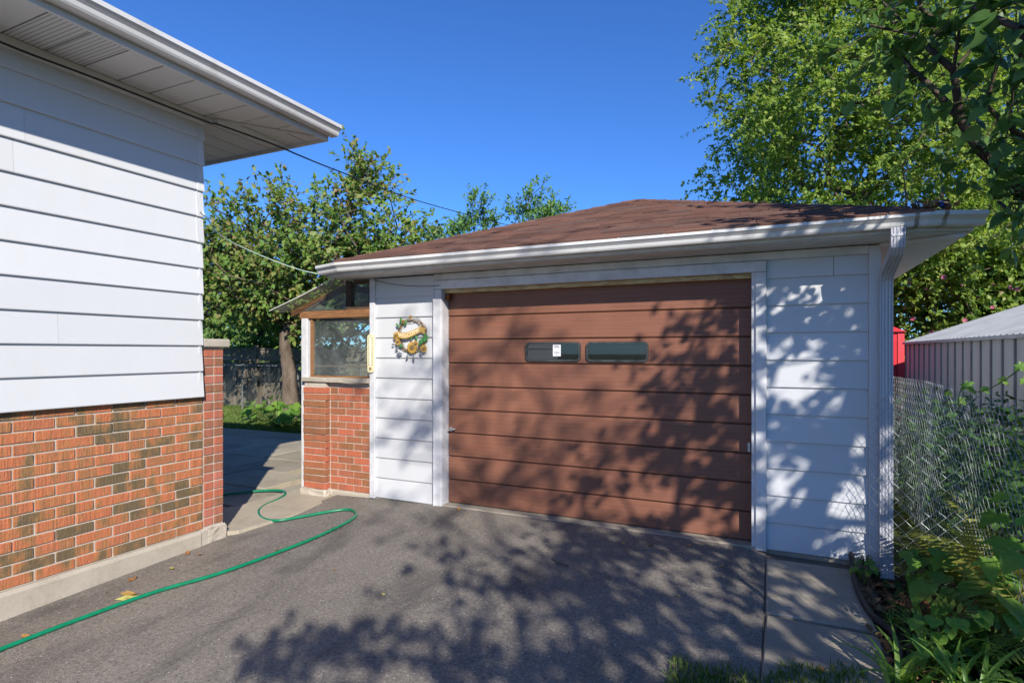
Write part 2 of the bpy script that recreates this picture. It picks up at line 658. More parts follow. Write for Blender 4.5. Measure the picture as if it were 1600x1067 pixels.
white_siding = white_metal('white_aluminium_siding', (0.575, 0.585, 0.595))
garage_siding = white_metal('white_garage_siding', (0.525, 0.535, 0.55), amt=0.45)
white_soffit = white_metal('white_soffit_metal', (0.60, 0.595, 0.58), amt=0.3)
soffit_vent = perforated_mat('vented_soffit_metal', (0.57, 0.565, 0.55))
white_gutter = white_metal('white_gutter_metal', (0.60, 0.60, 0.59), (0.34, 0.31, 0.26), amt=0.65, rough=0.35)
peel_fascia = peel_paint('peeling_fascia_paint', amount=0.66)
peel_trim = peel_paint('peeling_trim_paint', (0.58, 0.58, 0.59), (0.28, 0.23, 0.17), 0.70, (2.2, 2.2, 0.8))
ochre_trim = peel_paint('ochre_strip', (0.55, 0.42, 0.20), (0.30, 0.20, 0.09), 0.5, (2, 2, 8))
mortar = simple('mortar', [(0.38, 0.33, 0.27), (0.52, 0.46, 0.38)], 9, 0.95, 0.1, 0.6, 120)
house_brick = brick_mat('orange_rug_brick', [(0.13, 0.10, 0.052), (0.22, 0.135, 0.058), (0.36, 0.16, 0.060), (0.47, 0.165, 0.065), (0.50, 0.145, 0.065), (0.49, 0.175, 0.070), (0.42, 0.165, 0.065), (0.30, 0.155, 0.065), (0.46, 0.15, 0.068)], 0.7, True)
pier_brick = brick_mat('red_pier_brick', [(0.44, 0.125, 0.065), (0.38, 0.125, 0.08), (0.24, 0.11, 0.055), (0.45, 0.15, 0.10)], 0.3, False)
porch_brick = brick_mat('red_porch_brick', [(0.46, 0.125, 0.062), (0.27, 0.115, 0.05), (0.44, 0.14, 0.07), (0.23, 0.10, 0.048), (0.48, 0.13, 0.07)], 0.12, False)
concrete = concrete_mat('foundation_concrete', (0.30, 0.265, 0.21), (0.40, 0.355, 0.285), (0.22, 0.18, 0.13))
slab_concrete = concrete_mat('side_slab_concrete', (0.25, 0.225, 0.18), (0.35, 0.31, 0.25), (0.15, 0.125, 0.09), 0.4, True)
patio_concrete = concrete_mat('patio_concrete', (0.30, 0.26, 0.195), (0.40, 0.35, 0.265), (0.17, 0.14, 0.09))
capstone = concrete_mat('cap_stone', (0.36, 0.31, 0.25), (0.50, 0.45, 0.37), (0.25, 0.2, 0.15), 0.7)
asphalt = asphalt_mat()
door_paint = door_mat()
shingle = shingle_mat()
dark_deck = simple('roof_deck', [(0.06, 0.033, 0.026), (0.11, 0.06, 0.045)], 3, 0.95, 0.1, 0.3, 90)
wood_brown = simple('varnished_frame_wood', [(0.16, 0.072, 0.03), (0.30, 0.15, 0.065)], 7, 0.6, 0.3, 0.4, 60, (1, 1, 6), (0.2, 1, 4))
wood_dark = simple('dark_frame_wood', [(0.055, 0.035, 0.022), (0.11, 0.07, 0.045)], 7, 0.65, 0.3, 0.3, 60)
fence_wood = simple('weathered_fence_board', [(0.12, 0.10, 0.075), (0.23, 0.195, 0.145)], 3, 0.9, 0.1, 0.4, 40, (4, 4, 0.5), (3, 3, 0.3), 0.25)
galv = simple('galvanised_wire', [(0.22, 0.25, 0.245), (0.36, 0.40, 0.39)], 9, 0.5, 0.4, metallic=0.25)
dark_glass = simple('dark_window_glass', [(0.008, 0.010, 0.011), (0.014, 0.017, 0.018)], 3, 0.02, 1.0)
gasket = simple('window_gasket', [(0.025, 0.03, 0.03), (0.06, 0.065, 0.062)], 20, 0.6, 0.3)
pane_glass = glass_mat('pane_glass')
roof_sheet = glass_mat('clear_roof_sheet', (0.82, 0.86, 0.86), 0.12, 0.55)
steel = simple('worn_steel', [(0.35, 0.35, 0.36), (0.6, 0.6, 0.6)], 20, 0.35, 0.5, metallic=0.8)
rust = simple('rust', [(0.10, 0.035, 0.015), (0.26, 0.09, 0.03)], 20, 0.9, 0.1, 0.4, 120)
black_rubber = simple('black_rubber', [(0.012, 0.012, 0.013), (0.03, 0.03, 0.03)], 9, 0.5, 0.35)
hose_green = simple('green_hose_plastic', [(0.0, 0.135, 0.062), (0.004, 0.20, 0.095)], 12, 0.34, 0.5)
line_green = simple('pale_green_line', [(0.35, 0.52, 0.42), (0.5, 0.62, 0.54)], 12, 0.5, 0.3)
bark = simple('grey_bark', [(0.075, 0.055, 0.040), (0.19, 0.15, 0.115)], 6, 0.95, 0.1, 0.9, 22, (1, 1, 0.4), (1, 1, 0.35), dist=0.03)
bark_dark = simple('dark_bark', [(0.045, 0.034, 0.026), (0.12, 0.092, 0.070)], 6, 0.95, 0.1, 0.8, 30, None, (1, 1, 0.4), dist=0.02)
soil = simple('garden_soil', [(0.028, 0.020, 0.013), (0.075, 0.055, 0.036)], 5, 0.97, 0.1, 0.9, 45, dist=0.02)
lawn_soil = simple('lawn_ground', [(0.045, 0.062, 0.018), (0.085, 0.10, 0.032)], 3, 0.95, 0.1, 0.8, 60, dist=0.02)
shed_steel = simple('grey_shed_steel', [(0.38, 0.38, 0.35), (0.50, 0.50, 0.47)], 2.5, 0.5, 0.4, stretch=(2, 2, 0.4))
shed_rib = simple('dark_shed_rib', [(0.16, 0.17, 0.18), (0.24, 0.25, 0.26)], 4, 0.45, 0.4)
shed_roof_m = simple('galvanised_shed_roof', [(0.30, 0.31, 0.31), (0.44, 0.45, 0.45)], 3, 0.5, 0.4, metallic=0.2)
red_paint = simple('red_paint', [(0.52, 0.018, 0.028), (0.66, 0.03, 0.04)], 3, 0.5, 0.4)
red_light = simple('bright_red_paint', [(0.72, 0.045, 0.06), (0.80, 0.07, 0.08)], 3, 0.5, 0.4)

# ================================================================== SETTING
def axis_coords(lo, hi, step, far):
    a = list(np.arange(lo, hi + 1e-6, step))
    neg, pos = [], []
    d = step
    x = lo
    while x > -far:
        d *= 1.6
        x -= d
        neg.append(x)
    d = step
    x = hi
    while x < far:
        d *= 1.6
        x += d
        pos.append(x)
    return neg[::-1] + a + pos


def sheet(xs, ys, zf, keep=None):
    v = [(x, y, zf(x, y)) for y in ys for x in xs]
    nx = len(xs)
    f = []
    for j in range(len(ys) - 1):
        for i in range(nx - 1):
            if keep is None or keep((xs[i] + xs[i + 1]) / 2, (ys[j] + ys[j + 1]) / 2):
                f.append((j * nx + i, j * nx + i + 1, (j + 1) * nx + i + 1, (j + 1) * nx + i))
    return v, f


v, f = sheet(axis_coords(-16, 8, 0.5, 260), axis_coords(-8, 16, 0.5, 260), lambda x, y: g(x, y) - (0.3 if (-15.1 < x < -4.4 and 3.4 < y < 8.6) else 0.05))
ground = tag(obj('ground', mesh_from(v, f, 'ground', True), lawn_soil), kind='structure')


def solid_sheet(name, xs, ys, zf, keep, m, depth=0.06, kind='structure'):
    v, f = sheet(xs, ys, zf, keep)
    bm = bmesh.new()
    bv = [bm.verts.new(p) for p in v]
    for q in f:
        bm.faces.new([bv[i] for i in q])
    bmesh.ops.delete(bm, geom=[w for w in bm.verts if not w.link_faces], context='VERTS')
    edges = [e for e in bm.edges if e.is_boundary]
    r = bmesh.ops.extrude_edge_only(bm, edges=edges)
    for w in [q for q in r['geom'] if isinstance(q, bmesh.types.BMVert)]:
        w.co.z -= depth
    me = bpy.data.meshes.new(name)
    bm.to_mesh(me)
    bm.free()
    return tag(obj(name, me, m), kind=kind)


dx = list(np.linspace(-4.46, -0.45, 22)) + [-0.26, -0.075]
dy = list(np.linspace(-14, 2.95, 60)) + list(np.linspace(3.05, 5.02, 14))
driveway = solid_sheet('driveway', dx, dy, lambda x, y: g(x, y) + 0.006 * math.sin(x * 2.1 + y) * math.sin(y * 1.3),
                       lambda x, y: y > 2.95 or x < -0.45, asphalt)

# garden bed on the right
gx = list(np.linspace(0.56, 3.6, 20))
gy = list(np.linspace(-1.0, 5.0, 36))
bed = solid_sheet('garden_bed', gx, gy, lambda x, y: g(x, y) - 0.01 + 0.03 * math.sin(x * 5 + 1) * math.sin(y * 4.3) + 0.02 * math.sin(x * 13) * math.sin(y * 11),
                  lambda x, y: True, soil)

# side path of two ribbed slabs beside the driveway
path_dirt = concrete_mat('path_dirt', (0.15, 0.13, 0.10), (0.22, 0.19, 0.15), (0.09, 0.075, 0.05), 0.9)
path = solid_sheet('side_path', list(np.linspace(-0.085, 0.62, 8)), list(np.linspace(2.97, 4.99, 14)), lambda x, y: g(x, y) - 0.008 + 0.006 * math.sin(x * 31) * math.sin(y * 17), lambda x, y: True, path_dirt)
for (y0, y1, rz, dz, nm) in ((3.88, 4.80, 0.012, 0.0, 0), (3.06, 3.84, -0.02, -0.012, 1)):
    me = cbox_mesh(0.59, y1 - y0, 0.07, 0.008, 'slab')
    cy = (y0 + y1) / 2
    tilt = math.atan(0.035)
    obj('paving_slab', me, slab_concrete, path, (0.232, cy, g(0.23, cy) - 0.020 + dz * 0.5), (tilt, 0.004, rz))

# patio between house and lawn
patio = tag(obj('patio', MB().box(-15, -4.47, 3.54, 8.62, -0.42, -0.175).mesh('patio'), concrete), kind='structure')
yy = 3.60
row = 0
while yy < 8.5:
    h = rnd.uniform(0.62, 0.78)
    h = min(h, 8.62 - yy)
    xx = -4.48
    if row % 2:
        xx += 0.0
    first = True
    while xx > -14.6:
        w = rnd.uniform(0.75, 1.15) * (0.6 if first and row % 2 else 1)
        first = False
        me = cbox_mesh(w - 0.012, h - 0.012, 0.08, 0.006, 'slab')
        cx, cy = xx - w / 2, yy + h / 2
        if not (cx > -5.05 - w / 2 + 0.06 and cy > 4.95 - h / 2 - 0.02):
            obj('patio_slab', me, patio_concrete, patio, (cx, cy, g(cx, cy) - 0.045 + rnd.uniform(-0.004, 0.004)),
                (rnd.uniform(-.004, .004), rnd.uniform(-.004, .004), 0))
        xx -= w
    yy += h
    row += 1
# concrete wedge between patio and driveway, by the porch corner
mb = MB()
mb.prism([(-4.47, 3.54), (-4.40, 3.62), (-4.33, 4.2), (-4.40, 4.80), (-4.55, 4.97), (-5.10, 5.05), (-5.10, 3.54)], 'z', -0.2, -0.092)
tag(mb.build('patio_edge', patio_concrete), kind='structure')

# ================================================================== HOUSE
WX = -4.45                                   # brick face
house = thing('house', (-8.2, 0.8, -0.3), 'white sided bungalow with orange brick base and wide white eaves', 'house')
MB().box(-12, -4.46, -1.8, 3.24, 0.0, 3.50).build('wall_core', mortar, house)
fnd = MB()
fnd.prism([(-12, -0.55), (-4.425, -0.55), (-4.425, -0.03), (-4.445, -0.006), (-12, -0.006)], 'y', -1.82, 3.27)
fnd.build('foundation', concrete, house)
# rough broken block under the pier
bm = bmesh.new()
v, f = cbox_data(0.40, 0.27, 0.30, 0.02)
bv = [bm.verts.new(p) for p in v]
for q in f:
    bm.faces.new([bv[i] for i in q])
bmesh.ops.subdivide_edges(bm, edges=bm.edges[:], cuts=3, use_grid_fill=True)
for w in bm.verts:
    w.co += Vector((rnd.uniform(-1, 1), rnd.uniform(-1, 1), rnd.uniform(-1, 1))) * 0.009
me = bpy.data.meshes.new('footing_block')
bm.to_mesh(me)
bm.free()
obj('footing_block', me, capstone, house, (-4.64, 3.40, -0.155))

# brick wall: one object for every brick
wall = MB().box(-4.72, WX - 0.008, -1.8, 3.30, -0.004, 1.20).build('brick_wall', mortar, house)
CH, BL = 0.0766, 0.244
full = [cbox_mesh(0.09, BL - 0.011, CH - 0.0105, 0.004, 'brick') for _ in range(1)][0]
far_bricks = MB()
for k in range(16):
    z = k * CH + CH / 2
    y = 3.305 - (0.0 if k % 2 == 0 else BL / 2)
    pieces = []
    if k % 2:
        pieces.append((3.305 - BL / 4, BL / 2))
    while y - BL > -1.8:
        pieces.append((y - BL / 2, BL))
        y -= BL
    for (cy, ln) in pieces:
        if cy < 0.2:
            far_bricks.box(WX - 0.09, WX, cy - ln / 2 + 0.005, cy + ln / 2 - 0.005, z - CH / 2 + 0.005, z + CH / 2 - 0.005)
            continue
        me = full if ln == BL else cbox_mesh(0.09, ln - 0.011, CH - 0.0105, 0.004, 'half_brick')
        obj('brick', me, house_brick, wall, (WX - 0.045 + rnd.uniform(-0.002, 0.0025), cy + rnd.uniform(-0.002, 0.002), z + rnd.uniform(-.0012, .0012)),
            (rnd.uniform(-.006, .006), 0, rnd.uniform(-.006, .006)))
o = far_bricks.build('brick_run', house_brick, wall)
tag(o, kind='stuff')
# pier in stack bond with a cap stone
pier = MB().box(-4.74, WX - 0.006, 3.312, 3.500, -0.006, 1.553).build('brick_pier', mortar, house)
hb = cbox_mesh(0.11, 0.089, CH - 0.010, 0.004, 'header_brick')
sb = cbox_mesh(0.14, 0.06, CH - 0.010, 0.004, 'return_brick')
for k in range(20):
    z = k * CH + CH / 2 + 0.01
    for cy in (3.357, 3.455):
        obj('brick', hb, pier_brick, pier, (WX - 0.053 + rnd.uniform(-.002, .002), cy, z), (rnd.uniform(-.008, .008), 0, rnd.uniform(-.01, .01)))
    obj('brick', sb, pier_brick, pier, (-4.60 - 0.04, 3.472, z))
cap = MB().box(-4.80, -4.415, 3.285, 3.545, 1.556, 1.628, 0.008).build('cap_stone', capstone, house)

# lap siding
SE = 0.2176
for k in range(11):
    zb = 1.135 + k * SE
    zt = min(zb + SE + 0.004, 3.445)
    prof = [(-4.445, zb), (-4.404, zb), (-4.402, zb + 0.006), (-4.4215, zt), (-4.445, zt)]
    seam = [1.95, 0.6, 2.55, 0.9, 1.45, 0.2, 1.1, 2.3, 2.36, 1.2, 0.4][k] - 0.35
    e = 3.275 + rnd.uniform(-0.006, 0.006)
    cap_w = 0.075
    for (a, b) in ((-1.82, seam), (seam + 0.0015, e)):
        MB().prism(prof, 'y', a, b).build('siding_board', white_siding, house)
    # folded corner cap of each course and the board on the rear wall
    cp = [(-4.43, zb - 0.004), (-4.3995, zb - 0.004), (-4.3975, zb + 0.006), (-4.4175, zt), (-4.43, zt)]
    if k > 5:
        MB().prism(cp, 'y', e - 0.055, e + 0.006).build('corner_cap', white_siding, house)
    prof2 = [(3.240, zb), (3.271, zb), (3.273, zb + 0.006), (3.2535, zt), (3.240, zt)]
    MB().prism(prof2, 'x', -12, -4.412).build('siding_board', white_siding, house)

# eaves: soffit panels, fascia, gutter
SZ = 3.51
EX, EY = -3.82, 4.08
frz = MB().box(-4.44, -4.385, -1.85, 3.285, 3.438, SZ - 0.002, 0.004).build('frieze_strip', white_soffit, house)
pw = 0.231


def sof_panel(poly, m):
    mb = MB()
    mb.prism(poly, 'z', SZ, SZ + 0.012)
    return mb.build('soffit_panel', m, house)


y = 3.27 - pw * 24
i = 0
xd = lambda yy: -4.43 + (EX + 4.43) * max(0, yy - 3.27) / (EY - 3.27)
while y < EY - 0.02:
    a, b = y + 0.006, min(y + pw - 0.006, EY)
    m = soffit_vent if i % 4 in (2, 3) and y < 2.6 else white_soffit
    pts = [(-4.43 if a < 3.27 else xd(a), a), (EX, a), (EX, b), (xd(b), b)]
    if a < 3.27 < b:
        pts.append((-4.43, 3.27))
    sof_panel(pts, m)
    y += pw
    i += 1
x = EX
yd = lambda xx: 3.27 + (EY - 3.27) * max(0, xx + 4.43) / (EX + 4.43)
while x > -7.0:
    b, a = x - 0.006, x - pw + 0.006
    sof_panel([(a, yd(a)), (b, yd(b)), (b, EY), (a, EY)], white_soffit)
    x -= pw
MB().prism([(-4.43, 3.275), (-4.40, 3.258), (EX + 0.012, EY - 0.03), (EX - 0.012, EY - 0.01)], 'z', SZ - 0.014, SZ - 0.001).build('mitre_strip', white_soffit, house)
# black gap board above the panels closes the joints
MB().box(-7.2, EX + 0.0, -2.3, EY, SZ + 0.014, SZ + 0.03).build('soffit_backing', black_rubber, house)
MB().box(EX - 0.03, EX + 0.018, -2.3, EY + 0.0, SZ - 0.018, SZ - 0.001, 0.004).build('soffit_trim', white_soffit, house)
v, f = sweep([(0.0, -0.03), (0.022, -0.03), (0.022, 0.15), (0.0, 0.15)],
             [(-12, EY, SZ), (EX, EY, SZ), (EX, -2.35, SZ)][::-1])
fa = MB().add(v, f)
fa.build('fascia', white_gutter, house)
GUT = [(0.0, 0.0), (0.070, 0.0), (0.078, 0.012), (0.084, 0.034), (0.102, 0.052), (0.112, 0.060), (0.112, 0.088),
       (0.100, 0.088), (0.100, 0.076), (0.088, 0.07), (0.06, 0.022), (0.01, 0.022), (0.008, 0.092), (0.0, 0.092)]


def gutter(path, name, parent, m, k=1.0):
    v, f = sweep([(o * k, z * k) for o, z in GUT], path)
    return MB().add(v, f).build(name, m, parent)


# runs towards the camera on the driveway side: outward is +x, so go from far to near reversed
gutter([(EX + 0.026, -2.35, SZ + 0.015), (EX + 0.026, EY + 0.06, SZ + 0.015)][::1], 'gutter', house, white_gutter, 1.12)
hp = [(-3.73, 4.14, 3.655), (-3.73, -2.4, 3.655), (-12.3, -2.4, 3.655), (-12.3, 4.14, 3.655), (-7.0, 0.86, 4.88), (-9.05, 0.86, 4.88)]
hp2 = [(x, y, z - 0.03) for x, y, z in hp]
rf = MB().add(hp + hp2, [(1, 0, 4), (2, 1, 4, 5), (3, 2, 5), (0, 3, 5, 4), (7, 10, 6), (8, 11, 10, 7), (9, 11, 8), (6, 10, 11, 9),
                         (0, 1, 7, 6), (1, 2, 8, 7), (2, 3, 9, 8), (3, 0, 6, 9)])
rf.build('roof', shingle, house)
# cable clip under the eave
MB().tube([(-4.385, 3.27, 3.46), (-4.33, 3.30, 3.475), (-4.29, 3.32, 3.46)], 0.012, 6).build('cable_clamp', steel, house)
# small hook for the clothes line
MB().tube([(-4.42, 3.235, 2.69), (-4.37, 3.24, 2.69), (-4.36, 3.25, 2.67)], 0.005, 5).build('line_hook', steel, house)

# ================================================================== GARAGE
FY = 4.95
GL, GR = -3.955, 0.695
garage = thing('garage', (-1.6, 8.0, -0.1), 'detached white garage with brown door and brown shingled hip roof', 'garage')
core = MB()
core.box(GL, -3.085, 4.99, 5.09, -0.12, 2.30).box(-0.15, GR, 4.99, 5.09, -0.12, 2.30).box(-3.085, -0.15, 4.99, 5.09, 2.15, 2.30)
core.box(GL, GL + 0.1, 5.09, 11.0, -0.12, 2.30).box(GR - 0.1, GR, 5.09, 11.0, -0.12, 2.30).box(GL + .1, GR - .1, 10.9, 11.0, -0.12, 2.30)
core.build('wall_core', garage_siding, garage)
MB().box(GL - 0.02, GR + 0.02, 4.965, 11.02, -0.30, -0.055).build('foundation', concrete, garage)
MB().box(-3.10, -0.13, 4.93, 5.6, -0.14, -0.036, 0.006).build('door_threshold', concrete, garage)
GE = 0.2142
for k in range(11):
    zb = -0.047 + k * GE
    zt = min(zb + GE + 0.004, 2.302)
    prof = [(4.992, zb), (4.946, zb), (4.944, zb + 0.006), (4.9605, zt), (4.992, zt)]
    segs = [(-3.918, -3.168), (-0.068, 0.622)]
    if k == 10:
        segs = [(-3.918, -3.168), (-0.068, 0.395), (0.398, 0.622)]
    for (a, b) in segs:
        MB().prism(prof, 'x', a, b).build('siding_board', garage_siding, garage)
    ps = [(GR - 0.02, zb), (GR + 0.016, zb), (GR + 0.018, zb + .006), (GR + 0.002, zt), (GR - 0.02, zt)]
    MB().prism(ps, 'y', 5.0, 11.0).build('siding_board', garage_siding, garage)
    ps = [(GL + 0.02, zb), (GL - 0.016, zb), (GL - 0.018, zb + .006), (GL - 0.002, zt), (GL + 0.02, zt)]
    MB().prism(ps, 'y', 8.4, 11.0).build('siding_board', garage_siding, garage)
MB().box(GL - 0.03, -3.917, 4.925, 5.02, -0.06, 2.304, 0.004).build('corner_board', peel_trim, garage)
MB().box(0.623, GR + 0.004, 4.925, 5.02, -0.07, 2.304, 0.004).build('corner_board', garage_siding, garage)
# door casing and jambs
MB().box(-3.167, -3.073, 4.918, 4.992, -0.05, 2.148, 0.005).build('casing', peel_trim, garage)
MB().box(-0.150, -0.069, 4.918, 4.992, -0.06, 2.148, 0.005).build('casing', peel_trim, garage)
MB().box(-3.167, -0.069, 4.916, 4.992, 2.150, 2.238, 0.005).build('head_casing', peel_trim, garage)
MB().box(-3.165, -3.155, 4.908, 4.9175, -0.05, 2.235).build('trim_bead', peel_trim, garage)
MB().box(-3.095, -3.070, 4.935, 5.145, -0.04, 2.149).build('door_jamb', peel_trim, garage)
MB().box(-0.178, -0.150, 4.935, 5.145, -0.04, 2.149).build('door_jamb', peel_trim, garage)
MB().box(-3.069, -0.179, 4.975, 5.12, 2.112, 2.148, 0.003).build('weather_strip', ochre_trim, garage)
MB().box(-3.168, 0.622, 4.926, 4.99, 2.242, 2.306, 0.004).build('frieze_board', peel_fascia, garage)
# door: nine sections
door = MB().box(-3.069, -0.178, 5.045, 5.085, -0.033, 2.125).build('garage_door', wood_dark, garage)
PH = 2.153 / 9
for k in range(9):
    z0 = -0.033 + k * PH
    MB().prism([(5.05, z0 + 0.004), (5.026, z0 + 0.004), (5.02, z0 + 0.012), (5.022, z0 + PH - 0.012), (5.028, z0 + PH - 0.005), (5.05, z0 + PH - 0.005)],
               'x', -3.064, -0.184).build('door_panel', door_paint, door)


def rrect(x0, x1, z0, z1, r, n=4):
    pts = []
    for (cx, cz, a0) in ((x1 - r, z1 - r, 0), (x0 + r, z1 - r, 90), (x0 + r, z0 + r, 180), (x1 - r, z0 + r, 270)):
        for k in range(n + 1):
            a = R(a0 + 90 * k / n)
            pts.append((cx + r * math.cos(a), cz + r * math.sin(a)))
    return pts


def ring(mb, outer, inner, y0, y1):
    n = len(outer)
    v = [(p[0], y0, p[1]) for p in outer] + [(p[0], y0, p[1]) for p in inner] + [(p[0], y1, p[1]) for p in outer] + [(p[0], y1, p[1]) for p in inner]
    f = []
    for i in range(n):
        j = (i + 1) % n
        f += [(i, j, n + j, n + i), (2 * n + i, 3 * n + i, 3 * n + j, 2 * n + j), (i, 2 * n + i, 2 * n + j, j), (n + i, n + j, 3 * n + j, 3 * n + i)]
    return mb.add(v, f)


for (x0, x1) in ((-2.195, -1.640), (-1.585, -1.018)):
    z0, z1 = 1.425, 1.608
    o = MB().prism(rrect(x0 + .01, x1 - .01, z0 + .01, z1 - .01, 0.03), 'y', 5.012, 5.021).build('window_pane', dark_glass, door)
    mb = MB()
    ring(mb, rrect(x0, x1, z0, z1, 0.04), rrect(x0 + .018, x1 - .018, z0 + .018, z1 - .018, 0.028), 5.003, 5.024)
    mb.build('window_frame', gasket, door)
paper = simple('sticker_paper', [(0.62, 0.62, 0.64), (0.72, 0.72, 0.74)], 9, 0.6, 0.3)
ink = simple('sticker_ink', [(0.05, 0.05, 0.06), (0.09, 0.09, 0.1)], 9, 0.6, 0.3)
stk = MB().box(-1.913, -1.835, 5.0095, 5.0112, 1.475, 1.583).build('sticker', paper, door)
mk = MB()
for (z, w, h) in ((1.570, .045, .005), (1.560, .056, .004), (1.553, .05, .002), (1.512, .052, .003), (1.506, .056, .002), (1.500, .045, .002), (1.484, .02, .003)):
    mk.box(-1.874 - w / 2, -1.874 + w / 2, 5.0086, 5.0093, z, z + h)
mk.build('sticker_print', ink, door)
hd = MB()
hd.box(-3.045, -3.015, 5.005, 5.02, 0.70, 0.745, 0.003).tube([(-3.03, 5.02, 0.72), (-3.03, 4.985, 0.72)], 0.008, 8)
hd.tube([(-3.048, 4.985, 0.712), (-3.0, 4.982, 0.722), (-2.965, 4.985, 0.730)], [0.007, 0.010, 0.008], 8)
hd.build('door_handle', steel, door)
MB().box(-0.212, -0.190, 5.0, 5.02, 0.70, 0.775, 0.003).build('latch_plate', steel, door)
MB().box(-3.065, -3.02, 4.95, 5.005, 2.04, 2.10, 0.004).build('cable_pulley', rust, door)

door.location.y += 0.03                      # set back in its frame

# eaves of the garage
FZ = 2.31
fpath = [(-4.36, 4.685, FZ), (-4.05, 4.60, FZ), (0.886, 4.60, FZ + 0.012), (1.19, 4.72, FZ + 0.012)]
v, f = sweep([(-0.022, 0.0), (0.0, 0.0), (0.0, 0.105), (-0.022, 0.105)], fpath)
MB().add(v, f).build('fascia', peel_fascia, garage)
MB().box(-4.36, -4.338, 4.70, 11.5, FZ, FZ + .105).build('fascia', peel_fascia, garage)
MB().box(1.168, 1.19, 4.735, 11.5, FZ + .01, FZ + .115).build('fascia', peel_fascia, garage)
for (a, b) in ((4.625, 4.778), (4.784, 4.943)):
    MB().box(-4.03, 0.865, a, b, FZ + 0.002, FZ + 0.016).build('soffit_board', peel_fascia, garage)
MB().prism([(-4.335, 4.70), (-4.035, 4.625), (-4.035, 4.94), (-3.99, 4.94), (-3.99, 11.4), (-4.335, 11.4)], 'z', FZ + 0.003, FZ + 0.015).build('soffit_board', peel_fascia, garage)
MB().prism([(0.868, 4.625), (1.165, 4.745), (1.165, 11.4), (GR + 0.02, 11.4), (GR + 0.02, 4.945), (0.868, 4.945)], 'z', FZ + 0.003, FZ + 0.015).build('soffit_board', garage_siding, garage)
MB().prism([(0.69, 4.93), (0.73, 4.95), (1.15, 4.755), (1.11, 4.73)], 'z', FZ - 0.022, FZ + 0.001).build('mitre_strip', garage_siding, garage)
gpath = [(-4.385, 4.680, FZ + 0.022), (-4.06, 4.598, FZ + 0.026), (0.886, 4.598, FZ + 0.036), (1.205, 4.715, FZ + 0.034)]
gg = gutter(gpath, 'gutter', garage, white_gutter, 1.0)
for x in (0.84, 0.965):
    v, f = sweep([(o * 1.03 + (0.0), z * 1.03 - 0.002) for o, z in GUT], [(x - 0.012, 4.598 + max(0, x - .9) * .37, FZ + 0.035), (x + 0.012, 4.598 + max(0, x - .876) * .37, FZ + 0.035)])
    MB().add(v, f).build('gutter_joint', simple('gutter_grime%d' % int(x * 100), [(0.10, 0.085, 0.055), (0.45, 0.43, 0.36)], 30, 0.7, 0.2, 0.4, 90), gg)
# downspout with ribs
RIB = [(-.036, -.026), (.036, -.026), (.036, .026), (.030, .026), (.027, .021), (.022, .026), (.013, .026), (.010, .021), (.005, .026),
       (-.005, .026), (-.010, .021), (-.013, .026), (-.022, .026), (-.027, .021), (-.030, .026), (-.036, .026)]


def spout(pts, name, parent, m):
    v = []
    for i, p in enumerate(pts):
        p = Vector(p)
        d = (Vector(pts[min(i + 1, len(pts) - 1)]) - Vector(pts[max(i - 1, 0)])).normalized()
        nrm = Vector((1, 0, 0)).cross(d).normalized()
        if nrm.y > 0:
            nrm = -nrm
        if abs(nrm.y) < 1e-3:
            nrm = Vector((0, -1, 0))
        for (a, b) in RIB:
            v.append(p + Vector((a * 1.14, 0, 0)) + nrm * b * 1.1)
    k = len(RIB)
    f = []
    for i in range(len(pts) - 1):
        for j in range(k):
            j2 = (j + 1) % k
            f.append((i * k + j, i * k + j2, (i + 1) * k + j2, (i + 1) * k + j))
    return MB().add(v, f).build(name, m, parent)


downspout_m = white_metal('downspout_metal', (0.46, 0.47, 0.51), (0.3, 0.28, 0.27), 0.5, 0.35)
dsp = spout([(.737, 4.535, 2.345), (.737, 4.535, 2.27), (.737, 4.54, 2.225), (.735, 4.575, 2.19), (.729, 4.73, 2.13), (.725, 4.83, 2.09), (.723, 4.875, 2.04), (.7225, 4.885, 1.98),
             (.7225, 4.885, 1.0), (.7225, 4.885, 0.02), (.7225, 4.872, -0.05), (.7225, 4.835, -0.115)], 'downspout', garage, downspout_m)
MB().box(.683, .762, 4.86, 4.95, 1.165, 1.180, 0.002).build('strap', rust, dsp)
MB().box(.683, .762, 4.855, 4.95, 0.33, 0.342, 0.002).build('strap', steel, dsp)
MB().box(.699, .776, 4.502, 4.568, 2.285, 2.300, 0.002).build('strap', downspout_m, dsp)

# hip roof
Lc, Rc, By, Ay, Ry = -4.365, 1.175, 4.505, 7.15, 8.85
Z0, Z1 = 2.425, 3.41
AX = (Lc + Rc) / 2
L1, R1 = -4.08, 0.93                          # the front corners are cut back where the gutter bends
rp = [(L1, By, Z0), (R1, By, Z0), (Rc, 4.63, Z0), (Rc, 11.5, Z0), (Lc, 11.5, Z0), (Lc, 4.60, Z0), (AX, Ay, Z1), (AX, Ry, Z1)]
rp2 = [(x, y, z - 0.02) for x, y, z in rp]
top_f = [(0, 1, 6), (1, 2, 6), (2, 3, 7, 6), (3, 4, 7), (4, 5, 6, 7), (5, 0, 6)]
deck = MB().add(rp + rp2, top_f + [tuple(i + 8 for i in q[::-1]) for q in top_f] + [(i, i + 8, (i + 1) % 6 + 8, (i + 1) % 6) for i in range(6)]).build('roof', dark_deck, garage)
NC = 23
SN = Vector((0, -(Z1 - Z0), Ay - By)).normalized()


